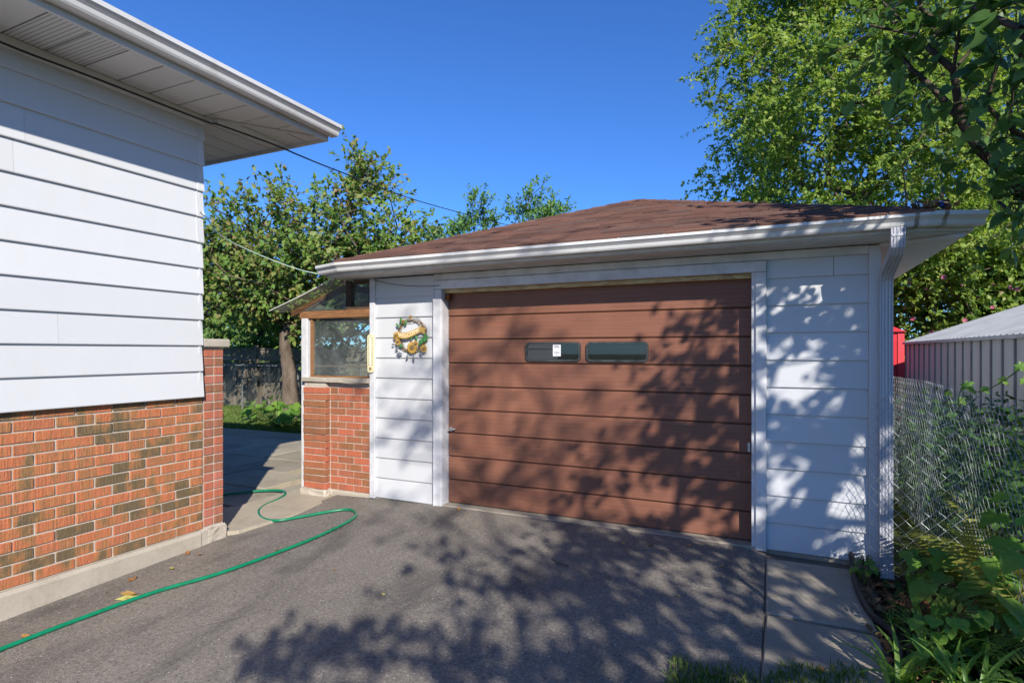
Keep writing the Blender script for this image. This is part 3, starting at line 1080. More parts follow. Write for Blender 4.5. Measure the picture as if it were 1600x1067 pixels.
def tab_geo(P, lim, s0, s1, x0, x1):
    """a tapered shingle on the plane P(x, s), clipped to lim(s) -> (lo, hi)"""
    a0, b0 = lim(s0)
    a1, b1 = lim(min(s1, 0.999))
    xl0, xr0 = max(x0, a0), min(x1, b0)
    xl1, xr1 = max(x0, a1), min(x1, b1)
    if xr0 - xl0 < 0.03:
        return None
    if xr1 < xl1 + 0.005:
        xm = min(max((xl1 + xr1) / 2, a1), b1)
        xl1, xr1 = xm - 0.003, xm + 0.003
    j = rnd.uniform(0, 0.004)
    lo, hi = 0.0155 + j, 0.006
    c = [P(xl0, s0), P(xr0, s0), P(xr1, s1), P(xl1, s1)]
    return c, lo, hi


def shingle_plane(P, nrm, lim, rows, tabw, out):
    for k in range(rows):
        s0 = k / rows
        s1 = min(1.0, (k + 1.35) / rows)
        a, b = lim(s0)
        x = a - rnd.uniform(0, tabw) - (k % 2) * tabw * 0.5
        while x < b:
            w = tabw * rnd.uniform(0.75, 1.2)
            t = tab_geo(P, lim, s0 + rnd.uniform(-.003, .003) * (k > 0), s1, x + 0.004, x + w - 0.004)
            x += w
            if t:
                c, lo, hi = t
                v = [c[0], c[1], c[2], c[3], c[0] + nrm * lo, c[1] + nrm * lo, c[2] + nrm * hi, c[3] + nrm * hi]
                out(v, [(0, 3, 2, 1), (4, 5, 6, 7), (0, 1, 5, 4), (1, 2, 6, 5), (2, 3, 7, 6), (3, 0, 4, 7)])


def one_shingle(v, f):
    MB().add(v, f).build('shingle', shingle, deck, origin=tuple(v[0]))


shingle_plane(lambda x, s: Vector((x, By + (Ay - By) * s - 0.02 * (1 - s), Z0 + (Z1 - Z0) * s)), SN,
              lambda s: (L1 + (AX - L1) * s, R1 + (AX - R1) * s), NC, 0.31, one_shingle)
side = MB()
W2 = AX - Lc
nl = Vector((-(Z1 - Z0), 0, W2)).normalized()
nr = Vector(((Z1 - Z0), 0, W2)).normalized()
shingle_plane(lambda y, s: Vector((Lc + W2 * s, y, Z0 + (Z1 - Z0) * s)), nl, lambda s: (4.64 + (Ay - 4.64) * s, 11.5 + (Ry - 11.5) * s), NC, 0.31, side.add)
shingle_plane(lambda y, s: Vector((Rc - W2 * s, y, Z0 + (Z1 - Z0) * s)), nr, lambda s: (4.64 + (Ay - 4.64) * s, 11.5 + (Ry - 11.5) * s), NC, 0.31, side.add)
tag(side.build('side_shingles', shingle, deck), kind='stuff')
for (cx,) in ((Lc,), (Rc,)):
    A = Vector((L1 - 0.06 if cx == Lc else R1 + 0.06, By + 0.03, Z0))
    B = Vector((AX, Ay, Z1))
    d = (B - A)
    n = 17
    nA = nl if cx == Lc else nr
    for k in range(0 if cx == Lc else 1, n):
        p0 = A + d * (k / n)
        p1 = A + d * min(1, (k + 1.25) / n)
        wv = 0.085
        s1 = Vector((1 if cx == Lc else -1, 0, 0)) * wv
        up = Vector((0, 0, 1))
        sd = Vector((0, 1, 0)) * wv
        slope_f = 0.0
        v = []
        for (p, lift) in ((p0, 0.026), (p1, 0.016)):
            # point on front plane, hip line, side plane
            fz = p.z
            v += [p + s1 + up * (lift - 0.004), p + up * (lift + 0.006), p + sd + up * (lift - 0.004),
                  p + s1 + up * (lift - 0.014), p + up * (lift - 0.012), p + sd + up * (lift - 0.014)]
        ff = [(0, 1, 7, 6), (1, 2, 8, 7), (3, 9, 10, 4), (4, 10, 11, 5), (0, 3, 4, 1), (1, 4, 5, 2), (6, 7, 10, 9), (7, 8, 11, 10), (0, 6, 9, 3), (2, 5, 11, 8)]
        MB().add(v, ff).build('hip_cap', shingle, deck, origin=tuple(p0))

# ================================================================== GLAZED LEAN-TO PORCH
porch = thing('lean_to_porch', (-4.45, 6.5, -0.12), 'glazed lean-to porch on brick base with clear sloping roof', 'porch')
PX0, PX1 = -4.90, -3.988
MB().box(-4.99, PX1, 4.955, 5.25, -0.30, -0.045, 0.01).build('foundation', concrete, porch)
bm = bmesh.new()
v, f = cbox_data(0.38, 0.16, 0.14, 0.02)
bv = [bm.verts.new(p) for p in v]
for q in f:
    bm.faces.new([bv[i] for i in q])
bmesh.ops.subdivide_edges(bm, edges=bm.edges[:], cuts=2, use_grid_fill=True)
for w in bm.verts:
    w.co += Vector((rnd.uniform(-1, 1), rnd.uniform(-1, 1), rnd.uniform(-1, 1))) * 0.008
me = bpy.data.meshes.new('footing')
bm.to_mesh(me)
bm.free()
obj('footing_block', me, capstone, porch, (-4.73, 4.93, -0.095))
pwall = MB().box(PX0 + .02, PX1, 4.968, 5.10, -0.046, 1.165).build('brick_wall', mortar, porch)
MB().box(-4.885, -4.585, 4.900, 4.99, -0.028, 1.160).build('pier_mortar', mortar, porch)
pf = cbox_mesh(0.223 - 0.010, 0.09, CH - 0.010, 0.003, 'brick')
ph_ = cbox_mesh(0.1115 - 0.010, 0.09, CH - 0.010, 0.003, 'brick_half')
pl_ = cbox_mesh(0.325, 0.15, CH - 0.010, 0.004, 'pier_brick')
NB = 15
CHP = (1.165 + 0.03) / 15.6
for k in range(16):
    z = -0.03 + k * CHP + CHP / 2
    if z > 1.15:
        break
    obj('brick', pl_, porch_brick, pwall, (-4.735 + rnd.uniform(-.004, .004), 4.965 + rnd.uniform(-.004, .004), z), (rnd.uniform(-.008, .008), rnd.uniform(-.01, .01), rnd.uniform(-.015, .015)))
    x = -4.565
    if k % 2 == 0:
        obj('brick', ph_, porch_brick, pwall, (x + 0.056, 5.005, z))
        x += 0.1115
    while x + 0.1 < PX1:
        w = min(0.223, PX1 - x)
        if w > 0.2:
            obj('brick', pf, porch_brick, pwall, (x + 0.1115, 5.005 + rnd.uniform(-.002, .002), z))
        else:
            obj('brick', cbox_mesh(w - 0.008, 0.09, CH - 0.010, 0.003, 'cut_brick'), porch_brick, pwall, (x + w / 2, 5.005, z))
        x += 0.223
sill = MB()
bm = bmesh.new()
v, f = cbox_data(0.96, 0.17, 0.055, 0.01)
bv = [bm.verts.new(p) for p in v]
for q in f:
    bm.faces.new([bv[i] for i in q])
bmesh.ops.subdivide_edges(bm, edges=[e for e in bm.edges if e.calc_length() > 0.1], cuts=6, use_grid_fill=True)
for w in bm.verts:
    w.co += Vector((rnd.uniform(-1, 1), rnd.uniform(-1, 1), rnd.uniform(-1, 1))) * 0.005
me = bpy.data.meshes.new('window_sill')
bm.to_mesh(me)
bm.free()
obj('window_sill', me, capstone, porch, (-4.455, 4.975, 1.197))
white_post = peel_paint('white_post_paint', (0.58, 0.58, 0.59), (0.4, 0.36, 0.3), 0.74, (2, 2, 0.8))
MB().box(-4.995, -4.905, 4.955, 5.04, -0.11, 1.90, 0.004).build('corner_post', white_post, porch)
# front window
win = MB()
win.box(-4.885, -4.858, 4.985, 5.035, 1.226, 1.893).box(-4.02, -3.99, 4.985, 5.035, 1.226, 1.893).box(-4.857, -4.021, 4.985, 5.035, 1.226, 1.245)
win = win.build('window_frame', wood_brown, porch)
MB().box(-4.857, -4.021, 5.008, 5.013, 1.246, 1.892).build('window_pane', pane_glass, win)
MB().box(-4.857, -4.021, 5.03, 5.05, 1.345, 1.362).build('glazing_bar', wood_brown, win)
MB().box(-5.03, -3.988, 4.962, 5.045, 1.895, 1.982, 0.006).build('lintel_beam', wood_brown, porch)
# upper lights
ub = MB().box(-4.345, -4.275, 4.965, 5.03, 1.984, 2.298).box(-4.03, -3.99, 4.97, 5.03, 1.984, 2.298).box(-4.274, -4.031, 4.97, 5.03, 1.984, 2.02).box(-4.274, -4.031, 4.97, 5.03, 2.262, 2.298)
ub = ub.build('upper_window_frame', wood_dark, porch)
MB().box(-4.274, -4.031, 4.998, 5.003, 2.021, 2.261).build('window_pane', pane_glass, ub)
mb = MB()
mb.prism([(-5.02, 1.99), (-4.35, 1.99), (-4.35, 2.30), (-4.40, 2.29)], 'y', 4.995, 5.0)
mb.build('gable_pane', pane_glass, porch)
# sloping clear roof, corrugated, and its rafters
u0, u1 = Vector((-4.36, 0, 2.312)), Vector((-5.33, 0, 1.985))
v, f = [], []
NYc = 90
for j in range(NYc + 1):
    yv = 4.80 + (8.35 - 4.80) * j / NYc
    off = 0.008 * math.sin(j * math.pi / 3)
    for (p, s) in ((u0, 0), (u0.lerp(u1, 0.5), 1), (u1, 2)):
        v.append((p.x, yv, p.z + off - (0.012 if s == 1 else 0)))
for j in range(NYc):
    for s in range(2):
        f.append((j * 3 + s, j * 3 + s + 1, (j + 1) * 3 + s + 1, (j + 1) * 3 + s))
MB().add(v, f).build('roof_sheet', roof_sheet, porch, smooth=True)
edge_w = white_metal('sheet_edge', (0.7, 0.7, 0.68), amt=0.2)
MB().tube([(-4.36, 4.80, 2.318), (-4.85, 4.80, 2.142), (-5.33, 4.80, 1.99)], 0.006, 5).build('sheet_edge', edge_w, porch)
for yv in (5.06, 6.1, 7.2, 8.25):
    mb = MB()
    mb.prism([(-4.36, 2.29), (-4.36, 2.225), (-5.22, 1.935), (-5.25, 1.995)], 'y', yv - 0.022, yv + 0.022)
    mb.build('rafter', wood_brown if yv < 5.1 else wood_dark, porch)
MB().box(-5.03, -4.95, 5.05, 8.3, 1.895, 1.955).build('side_plate', wood_brown, porch)
MB().box(-4.40, -4.36, 5.05, 8.3, 2.20, 2.27).build('ledger', wood_dark, porch)
# far side of the porch: open frame with a dark green door post and rear window
green_frame = simple('dark_green_frame', [(0.025, 0.045, 0.045), (0.05, 0.075, 0.072)], 6, 0.5, 0.4)
MB().box(-4.99, -4.93, 8.18, 8.25, -0.12, 1.89).build('rear_post', green_frame, porch)
MB().box(-4.36, -4.27, 6.6, 6.69, -0.12, 2.2).build('door_post', green_frame, porch)
MB().box(-4.22, -4.19, 6.62, 6.66, -0.12, 2.2).build('door_edge', white_post, porch)
MB().box(-4.98, -3.99, 8.19, 8.24, 1.80, 1.89).build('rear_header', green_frame, porch)
MB().box(-4.97, -4.93, 5.27, 8.17, -0.12, 0.22).build('side_kerb', concrete, porch)

# ================================================================== SMALL THINGS ON THE GARAGE
# thermometer
cream = simple('cream_plastic', [(0.70, 0.62, 0.36), (0.78, 0.70, 0.44)], 9, 0.5, 0.4)
thm = thing('thermometer', (-3.955, 4.92, 1.29), 'cream wall thermometer hanging at the porch window corner', 'thermometer')
MB().prism(rrect(-3.996, -3.914, 1.292, 1.702, 0.03), 'y', 4.905, 4.9235).build('backing', cream, thm)
MB().tube([(-3.955, 4.903, 1.36), (-3.955, 4.903, 1.665)], 0.0045, 6).build('tube', paper, thm)
MB().prism([(-3.955 + 0.016 * math.cos(a * math.pi / 6), 1.335 + 0.016 * math.sin(a * math.pi / 6)) for a in range(12)], 'y', 4.900, 4.9045).build('bulb_cover', simple('brass_disc', [(0.22, 0.17, 0.06), (0.35, 0.28, 0.12)], 30, 0.4, 0.4), thm)
mk = MB()
for k in range(12):
    z = 1.375 + k * 0.0255
    mk.box(-3.984, -3.970, 4.9038, 4.9046, z, z + 0.009).box(-3.940, -3.924, 4.9038, 4.9046, z, z + 0.009)
tag(mk.build('scale_marks', ink, thm), kind='stuff')
MB().prism([(-3.955 + 0.005 * math.cos(a * math.pi / 4), 1.686 + 0.005 * math.sin(a * math.pi / 4)) for a in range(8)], 'y', 4.9, 4.9045).build('screw', ink, thm)

# welcome wreath
twig_m = simple('wreath_twig', [(0.11, 0.065, 0.03), (0.24, 0.16, 0.08)], 20, 0.8, 0.2)
gold = simple('painted_gold_metal', [(0.42, 0.25, 0.06), (0.58, 0.38, 0.12)], 14, 0.5, 0.4)
petal_m = simple('petal_yellow', [(0.34, 0.18, 0.025), (0.48, 0.31, 0.07)], 25, 0.6, 0.3)
wleaf = simple('painted_leaf_green', [(0.035, 0.13, 0.035), (0.075, 0.24, 0.07)], 20, 0.5, 0.4)
wblue = simple('painted_grey_blue', [(0.10, 0.12, 0.14), (0.2, 0.22, 0.25)], 20, 0.5, 0.4)
letter_m = simple('cream_letters', [(0.78, 0.70, 0.48), (0.85, 0.78, 0.58)], 20, 0.5, 0.4)
WXc, WZc, WY = -3.437, 1.685, 4.932
wr = thing('welcome_wreath', (WXc, 4.94, WZc - 0.2), 'metal twig wreath with flowers and welcome banner on white siding', 'wreath')
for k in range(5):
    ph = rnd.uniform(0, 6)
    pts = []
    r0 = 0.165 + rnd.uniform(-0.018, 0.018)
    for a in range(33):
        t = 2 * math.pi * a / 32 + ph
        r = r0 + 0.016 * math.sin(3 * t + k * 2)
        pts.append((WXc + r * math.cos(t), WY + 0.006 * math.sin(5 * t + k), WZc + r * math.sin(t)))
    MB().tube(pts, 0.0032, 5).build('twig', twig_m, wr)


def bpt(s, z):
    return (WXc - 0.02 + s, WY - 0.022 - 0.012 * math.cos(s * 9), WZc + 0.02 + z + 0.028 * math.sin(s * 10.5 - 0.5) * 1.0 + 0.9 * s * s)


v, f = [], []
for i in range(17):
    s = -0.155 + 0.31 * i / 16
    for (dy_, z) in ((0, -0.030), (0, 0.030), (0.004, 0.030), (0.004, -0.030)):
        p = bpt(s, z)
        v.append((p[0], p[1] + dy_, p[2]))
for i in range(16):
    for j in range(4):
        f.append((i * 4 + j, i * 4 + (j + 1) % 4, (i + 1) * 4 + (j + 1) % 4, (i + 1) * 4 + j))
f += [(3, 2, 1, 0), (64, 65, 66, 67)]
ban = MB().add(v, f).build('banner', gold, wr)
for sgn in (-1, 1):
    mb = MB()
    x0 = WXc - 0.02 + sgn * 0.152
    z0 = bpt(sgn * 0.152, 0)[2] - 0.012
    mb.prism([(x0, z0 - 0.032), (x0 + sgn * 0.052, z0 - 0.042), (x0 + sgn * 0.032, z0 - 0.008), (x0 + sgn * 0.055, z0 + 0.026), (x0, z0 + 0.028)], 'y', WY - 0.018, WY - 0.013)
    mb.build('banner_tail', gold, wr)
fc = bpy.data.curves.new('welcome_text', 'FONT')
fc.body = 'WELCOME'
fc.size = 0.052
fc.align_x = 'CENTER'
fc.align_y = 'CENTER'
fc.space_character = 1.08
fc.extrude = 0.0015
fo = bpy.data.objects.new('welcome_text', fc)
col.objects.link(fo)
dg = bpy.context.evaluated_depsgraph_get()
tme = bpy.data.meshes.new_from_object(fo.evaluated_get(dg))
bpy.data.objects.remove(fo)
vv, ffs = [], [tuple(p.vertices) for p in tme.polygons]
for q in tme.vertices:
    p = bpt(q.co.x, q.co.y)
    vv.append((p[0], p[1] - 0.0025 - q.co.z, p[2]))
MB().add(vv, ffs).build('lettering', letter_m, wr)


def flower(cx, cz, r, n, nm='flower'):
    c = MB().prism([(cx + r * .34 * math.cos(a * math.pi / 5), cz + r * .34 * math.sin(a * math.pi / 5)) for a in range(10)], 'y', WY - 0.036, WY - 0.02)
    fl = c.build(nm, twig_m, wr)
    mb = MB()
    for k in range(n):
        a = 2 * math.pi * k / n + cx * 9
        d = Vector((math.cos(a), 0, math.sin(a)))
        s = Vector((-math.sin(a), 0, math.cos(a)))
        c0 = Vector((cx, WY - 0.026, cz))
        m_ = c0 + d * r * 0.6 + Vector((0, -0.006, 0))
        mb.add([c0 + d * r * .2, m_ + s * r * .2, c0 + d * r, m_ - s * r * .2], [(0, 1, 2), (0, 2, 3)])
    mb.build('petals', petal_m, fl)


flower(WXc + 0.02, WZc - 0.125, 0.072, 14)
flower(WXc + 0.06, WZc - 0.09, 0.045, 11)
flower(WXc - 0.16, WZc - 0.065, 0.042, 10)
flower(WXc - 0.185, WZc + 0.0, 0.04, 9)
flower(WXc + 0.165, WZc - 0.135, 0.048, 11)
flower(WXc - 0.09, WZc + 0.15, 0.026, 7)
flower(WXc + 0.0, WZc + 0.19, 0.028, 7)
for (lx, lz, a, L, m) in ((-.115, .115, 100, .085, wleaf), (-.085, .10, 60, .075, wleaf), (-.14, .085, 140, .07, wleaf), (.0, -.05, 80, .08, wleaf), (.095, -.11, 60, .10, wleaf),
                          (.13, -.08, 45, .10, wleaf), (.15, -.04, 60, .08, wleaf), (.08, -.06, 110, .07, wleaf), (-.15, -.13, 200, .06, wblue), (-.09, -.12, 160, .08, wleaf),
                          (-.10, -.19, 180, .09, wblue), (.03, -.20, 280, .07, wblue), (-.03, -.195, 240, .06, wblue), (.1, -.17, 320, .06, wblue), (.19, -.06, 75, .07, wleaf), (-.20, -.09, 185, .05, wblue)):
    c0 = Vector((WXc + lx, WY - 0.02, WZc + lz))
    d = Vector((math.cos(R(a)), 0, math.sin(R(a)))) * L
    s = Vector((-d.z, 0, d.x)) * 0.26
    b = Vector((0, -0.008, 0))
    MB().add([c0, c0 + d * .5 + s, c0 + d, c0 + d * .5 - s, c0 + d * .5 + b], [(0, 4, 1), (1, 4, 2), (2, 4, 3), (3, 4, 0)]).build('metal_leaf', m, wr)

# ================================================================== CABLES AND HOSES
cb = spline([cam_pt(-260, -52, 2.74), cam_pt(0, 66, 3.49), cam_pt(160, 127, 4.02), cam_pt(316, 188, 4.70), cam_pt(347, 197, 4.86), cam_pt(430, 227, 5.3), cam_pt(470, 244, 5.62), cam_pt(530, 268, 6.6), cam_pt(650, 313, 9.4), cam_pt(790, 351, 12.5), cam_pt(900, 378, 16)], 6)
o = MB().tube(cb, 0.008, 6).build('overhead_cable', black_rubber, smooth=True)
tag(o, 'black overhead cable running from the house eave towards the garage roof', 'cable')
cl = spline([(-4.365, 3.25, 2.675), cam_pt(345, 368, 5.2), cam_pt(400, 396, 5.6), cam_pt(470, 422, 5.95), cam_pt(540, 436, 6.22), (-4.20, 4.93, 2.285)], 6)
o = MB().tube(cl, 0.005, 6).build('clothes_line', line_green, smooth=True)
tag(o, 'pale green line sagging from house siding to porch roof', 'clothes line')
tc = spline([(-3.93, 4.90, 2.29), (-3.7, 4.905, 2.235), (-3.45, 4.905, 2.20), (-3.2, 4.905, 2.185), (-3.0, 4.93, 2.19)], 5)
o = MB().tube(tc, 0.003, 5).build('thin_wire', black_rubber, smooth=True)
tag(o, 'thin dark wire drooping across top of the narrow siding strip', 'wire')


def gp(px, py, lift=0.0):
    """ground point under a picture position"""
    Z = 5.0
    for _ in range(30):
        p = cam_pt(px, py, Z)
        h = CAMZ - (g(p.x, p.y) + lift)
        Z = h * 889 / (py - 549)
    p = cam_pt(px, py, Z)
    return Vector((p.x, p.y, g(p.x, p.y) + lift))


hp_ = [(300, 776), (352, 772), (400, 767), (436, 766), (446, 771), (436, 779), (414, 789), (404, 799), (410, 809), (432, 813), (470, 807), (520, 798), (546, 796), (556, 802), (548, 812), (500, 836), (430, 864), (340, 896), (240, 925), (120, 968), (0, 1014), (-120, 1062), (-300, 1150)]
hose = MB().tube(spline([gp(a, b, 0.016) for a, b in hp_], 7), 0.0135, 8).build('garden_hose', hose_green, smooth=True)
tag(hose, 'bright green garden hose snaking across the asphalt driveway', 'hose')
dp = [(1330, 878), (1334, 895), (1342, 925), (1362, 960), (1392, 985), (1406, 1010), (1408, 1040), (1398, 1066), (1385, 1110)]
dpp = [gp(a, b, 0.028) for a, b in dp]
dpp[0].z += 0.06
drain = MB().tube(spline(dpp, 7), 0.021, 8).build('drain_pipe', black_rubber, smooth=True)
tag(drain, 'black flexible pipe lying between the paving slabs and plants', 'pipe')

# ================================================================== FENCES, SHED
def chain_mesh(name, p0, p1, z0, z1, parent, w=0.0425, r=0.0019, sag=0.0, wav=0.0, zf=None, sides=3, m=None):
    p0, p1 = Vector(p0), Vector(p1)
    L = (p1 - p0).length
    d = (p1 - p0) / L
    nrm = Vector((d.y, -d.x, 0))
    n = int(L / w)
    mb = MB()
    for i in range(n):
        pts = []
        nz = int((z1 - z0) / w)
        for k in range(nz + 1):
            s = (i + ((k + i) % 2)) * w
            z = z0 + k * w
            if k == nz:
                s = (i + 0.5) * w
                z -= w * 0.3
            off = wav * math.sin(s * 5.1 + z * 2.7) + wav * 0.6 * math.sin(s * 11 - z * 4)
            gz = zf(s / L) if zf else 0
            side_ = 0.0022 if k % 2 else -0.0022
            q = p0 + d * s + nrm * (off + side_)
            pts.append((q.x, q.y, z + gz + sag * math.sin(s * 2.3)))
        mb.tube(pts, r, sides, cap=False)
    return tag(mb.build(name, m or galv, parent), kind='stuff')


galv_old = simple('old_grey_wire', [(0.10, 0.115, 0.11), (0.2, 0.22, 0.21)], 9, 0.6, 0.3)
fz0 = -0.12
fence = thing('chain_link_fence', (1.17, 7.5, fz0), 'chain-link fence running along the right side of the garage to the grey shed', 'fence')
chain_mesh('wire_mesh', (1.17, 2.6, 0), (1.17, 12.4, 0), fz0 + 0.03, 1.27, fence, wav=0.007, sag=0.008, r=0.0017)
for y in (2.62, 8.2, 10.4, 12.35):
    MB().tube([(1.205, y, fz0 - 0.1), (1.205, y, 1.24)], 0.022, 8).build('post', galv, fence)
fl = thing('chain_link_flap', (0.9, 4.7, fz0), 'loose piece of chain-link mesh beside the downspout', 'fence')
chain_mesh('wire_mesh', (0.615, 4.80, 0), (1.165, 4.57, 0), fz0 + 0.06, 1.22, fl, w=0.044, r=0.0022, wav=0.018, zf=lambda s: 0.05 * s)

bf = thing('board_fence', (-11, 12.3, -0.1), 'weathered board fence behind the backyard tree', 'fence')
x = -19.0
while x < -2.0:
    w = 0.142
    MB().box(x, x + w - 0.008, 12.28 + rnd.uniform(-.006, .006), 12.30 + 0.006, -0.15, 1.20 + rnd.uniform(-.01, .01)).build('board', fence_wood, bf)
    x += w
x = -19.0
while x < -2.0:
    for (z0, z1) in ((1.235, 1.40), (1.41, 1.575)):
        MB().box(x + 0.06, x + 2.38, 12.22, 12.245, z0, z1, 0.003).build('top_board', fence_wood, bf)
    MB().box(x, x + 2.44, 12.18, 12.30, 1.585, 1.618, 0.004).build('cap_rail', fence_wood, bf)
    MB().box(x - 0.05, x + 0.05, 12.19, 12.27, -0.15, 1.70, 0.006).build('fence_post', fence_wood, bf)
    x += 2.44
f2 = thing('chain_link_fence', (-11, 11.6, -0.1), 'low grey chain-link fence in front of the weathered board fence', 'fence')
chain_mesh('wire_mesh', (-18.5, 11.6, 0), (-5.2, 11.6, 0), -0.06, 1.13, f2, r=0.0026, m=galv_old)
MB().tube([(-18.5, 11.6, 1.12), (-5.2, 11.6, 1.12)], 0.019, 8).build('top_rail', galv_old, f2)
for k in range(7):
    xx = -18.3 + 2.15 * k
    MB().tube([(xx, 11.64, -0.2), (xx, 11.64, 1.15)], 0.024, 8).build('post', galv_old, f2)

# neighbour's metal shed
shed = thing('metal_shed', (4.3, 11.2, -0.15), 'grey ribbed metal garden shed with galvanised roof behind the fence', 'shed')
SX, SY0, SY1 = 2.5, 7.2, 14.3
MB().box(SX + 0.012, 6.3, SY0, SY1, -0.2, 1.70).build('wall_core', shed_steel, shed)
y = SY0
while y < SY1 - 0.05:
    w = 0.405
    MB().prism([(SX + 0.02, y), (SX, y + 0.012), (SX, y + w - 0.075), (SX + 0.02, y + w - 0.063)], 'z', -0.2, 1.69).build('wall_panel', shed_steel, shed)
    MB().prism([(SX + 0.014, y + w - 0.055), (SX - 0.016, y + w - 0.048), (SX - 0.016, y + w - 0.016), (SX + 0.014, y + w - 0.008)], 'z', -0.2, 1.692).build('wall_rib', shed_rib, shed)
    y += w
sl = 0.365
mb = MB()
mb.add([(SX - 0.06, SY0 - .1, 1.70), (4.4, SY0 - .1, 1.70 + 1.96 * sl), (6.36, SY0 - .1, 1.70), (SX - 0.06, SY1 + .1, 1.70), (4.4, SY1 + .1, 1.70 + 1.96 * sl), (6.36, SY1 + .1, 1.70)],
       [(0, 1, 4, 3), (1, 2, 5, 4), (0, 2, 1), (3, 4, 5), (0, 3, 5, 2)])
sroof = mb.build('roof', shed_roof_m, shed)
y = SY0
while y < SY1:
    mb = MB()
    a, b = Vector((SX - 0.065, y, 1.704)), Vector((4.4, y, 1.704 + 1.965 * sl))
    mb.add([a, a + Vector((0, 0.06, 0)), a + Vector((0, 0.045, 0.022)), a + Vector((0, .015, .022)), b, b + Vector((0, 0.06, 0)), b + Vector((0, 0.045, 0.022)), b + Vector((0, .015, .022))],
           [(0, 3, 2, 1), (4, 5, 6, 7), (0, 4, 7, 3), (3, 7, 6, 2), (2, 6, 5, 1), (1, 5, 4, 0)])
    mb.build('roof_rib', shed_roof_m, sroof)
    y += 0.20
MB().box(SX - 0.075, SX - 0.045, SY0 - .1, SY1 + .1, 1.665, 1.712, 0.004).build('eave_trim', shed_steel, shed)

hut = thing('red_hut', (1.9, 16.2, -0.15), 'red painted hut showing between the garage downspout and grey shed', 'hut')
MB().box(0.9, 2.55, 15.6, 17.0, -0.2, 1.95).build('wall', red_paint, hut)
for k in range(5):
    xx = 1.08 + 0.29 * k
    MB().box(xx, xx + 0.28, 15.575, 15.5985, -0.2, 1.945, 0.003).build('board', red_paint, hut)
MB().box(2.53, 2.66, 15.56, 15.68, -0.2, 1.965, 0.004).build('corner_post', red_light, hut)
MB().prism([(0.8, 1.97), (1.75, 2.4), (2.7, 1.97)], 'y', 15.5, 17.1).build('roof', red_paint, hut)

# ================================================================== VEGETATION
KITE = (np.array([(0, 0, 0), (0.45, 0.5, 0.10), (1, 0, 0), (0.45, -0.5, 0.10)]), [(0, 2, 1), (0, 3, 2)])
HEART = (np.array([(0.0, 0, 0.02), (-0.07, 0.26, 0.06), (0.15, 0.47, 0.09), (0.42, 0.46, 0.08), (0.74, 0.22, 0.0), (1.0, 0, -0.12), (0.74, -0.22, 0.0), (0.42, -0.46, 0.08), (0.15, -0.47, 0.09), (-0.07, -0.26, 0.06), (0.45, 0, 0.0)]),
         [(10, 0, 1), (10, 1, 2), (10, 2, 3), (10, 3, 4), (10, 4, 5), (10, 5, 6), (10, 6, 7), (10, 7, 8), (10, 8, 9), (10, 9, 0)])
OVAL = (np.array([(0, 0, 0), (0.25, 0.38, 0.07), (0.6, 0.42, 0.05), (1, 0, -0.08), (0.6, -0.42, 0.05), (0.25, -0.38, 0.07), (0.45, 0, 0)]),
        [(6, 0, 1), (6, 1, 2), (6, 2, 3), (6, 3, 4), (6, 4, 5), (6, 5, 0)])


def unit(a):
    return a / np.maximum(np.linalg.norm(a, axis=1, keepdims=True), 1e-9)


def leaf_frames(P, D, N):
    D = unit(D)
    S = unit(np.cross(N, D))
    N = np.cross(D, S)
    return D, S, N


def leaf_mesh(P, D, N, L, W, tmpl):
    T, F = tmpl
    D, S, N = leaf_frames(P, D, N)
    n = len(P)
    L = L[:, None, None]
    W = W[:, None, None]
    V = P[:, None, :] + D[:, None, :] * T[None, :, 0:1] * L + S[:, None, :] * T[None, :, 1:2] * W + N[:, None, :] * T[None, :, 2:3] * L
    V = V.reshape(-1, 3).astype(np.float32)
    k = len(T)
    F = np.array(F, dtype=np.int32)
    idx = (F[None] + (np.arange(n, dtype=np.int32) * k)[:, None, None]).reshape(-1)
    me = bpy.data.meshes.new('leaves')
    me.vertices.add(len(V))
    me.vertices.foreach_set('co', V.reshape(-1))
    me.loops.add(len(idx))
    me.loops.foreach_set('vertex_index', idx)
    nf = len(idx) // 3
    me.polygons.add(nf)
    me.polygons.foreach_set('loop_start', np.arange(0, nf * 3, 3, dtype=np.int32))
    me.polygons.foreach_set('loop_total', np.full(nf, 3, dtype=np.int32))
    me.update(calc_edges=True)
    return me


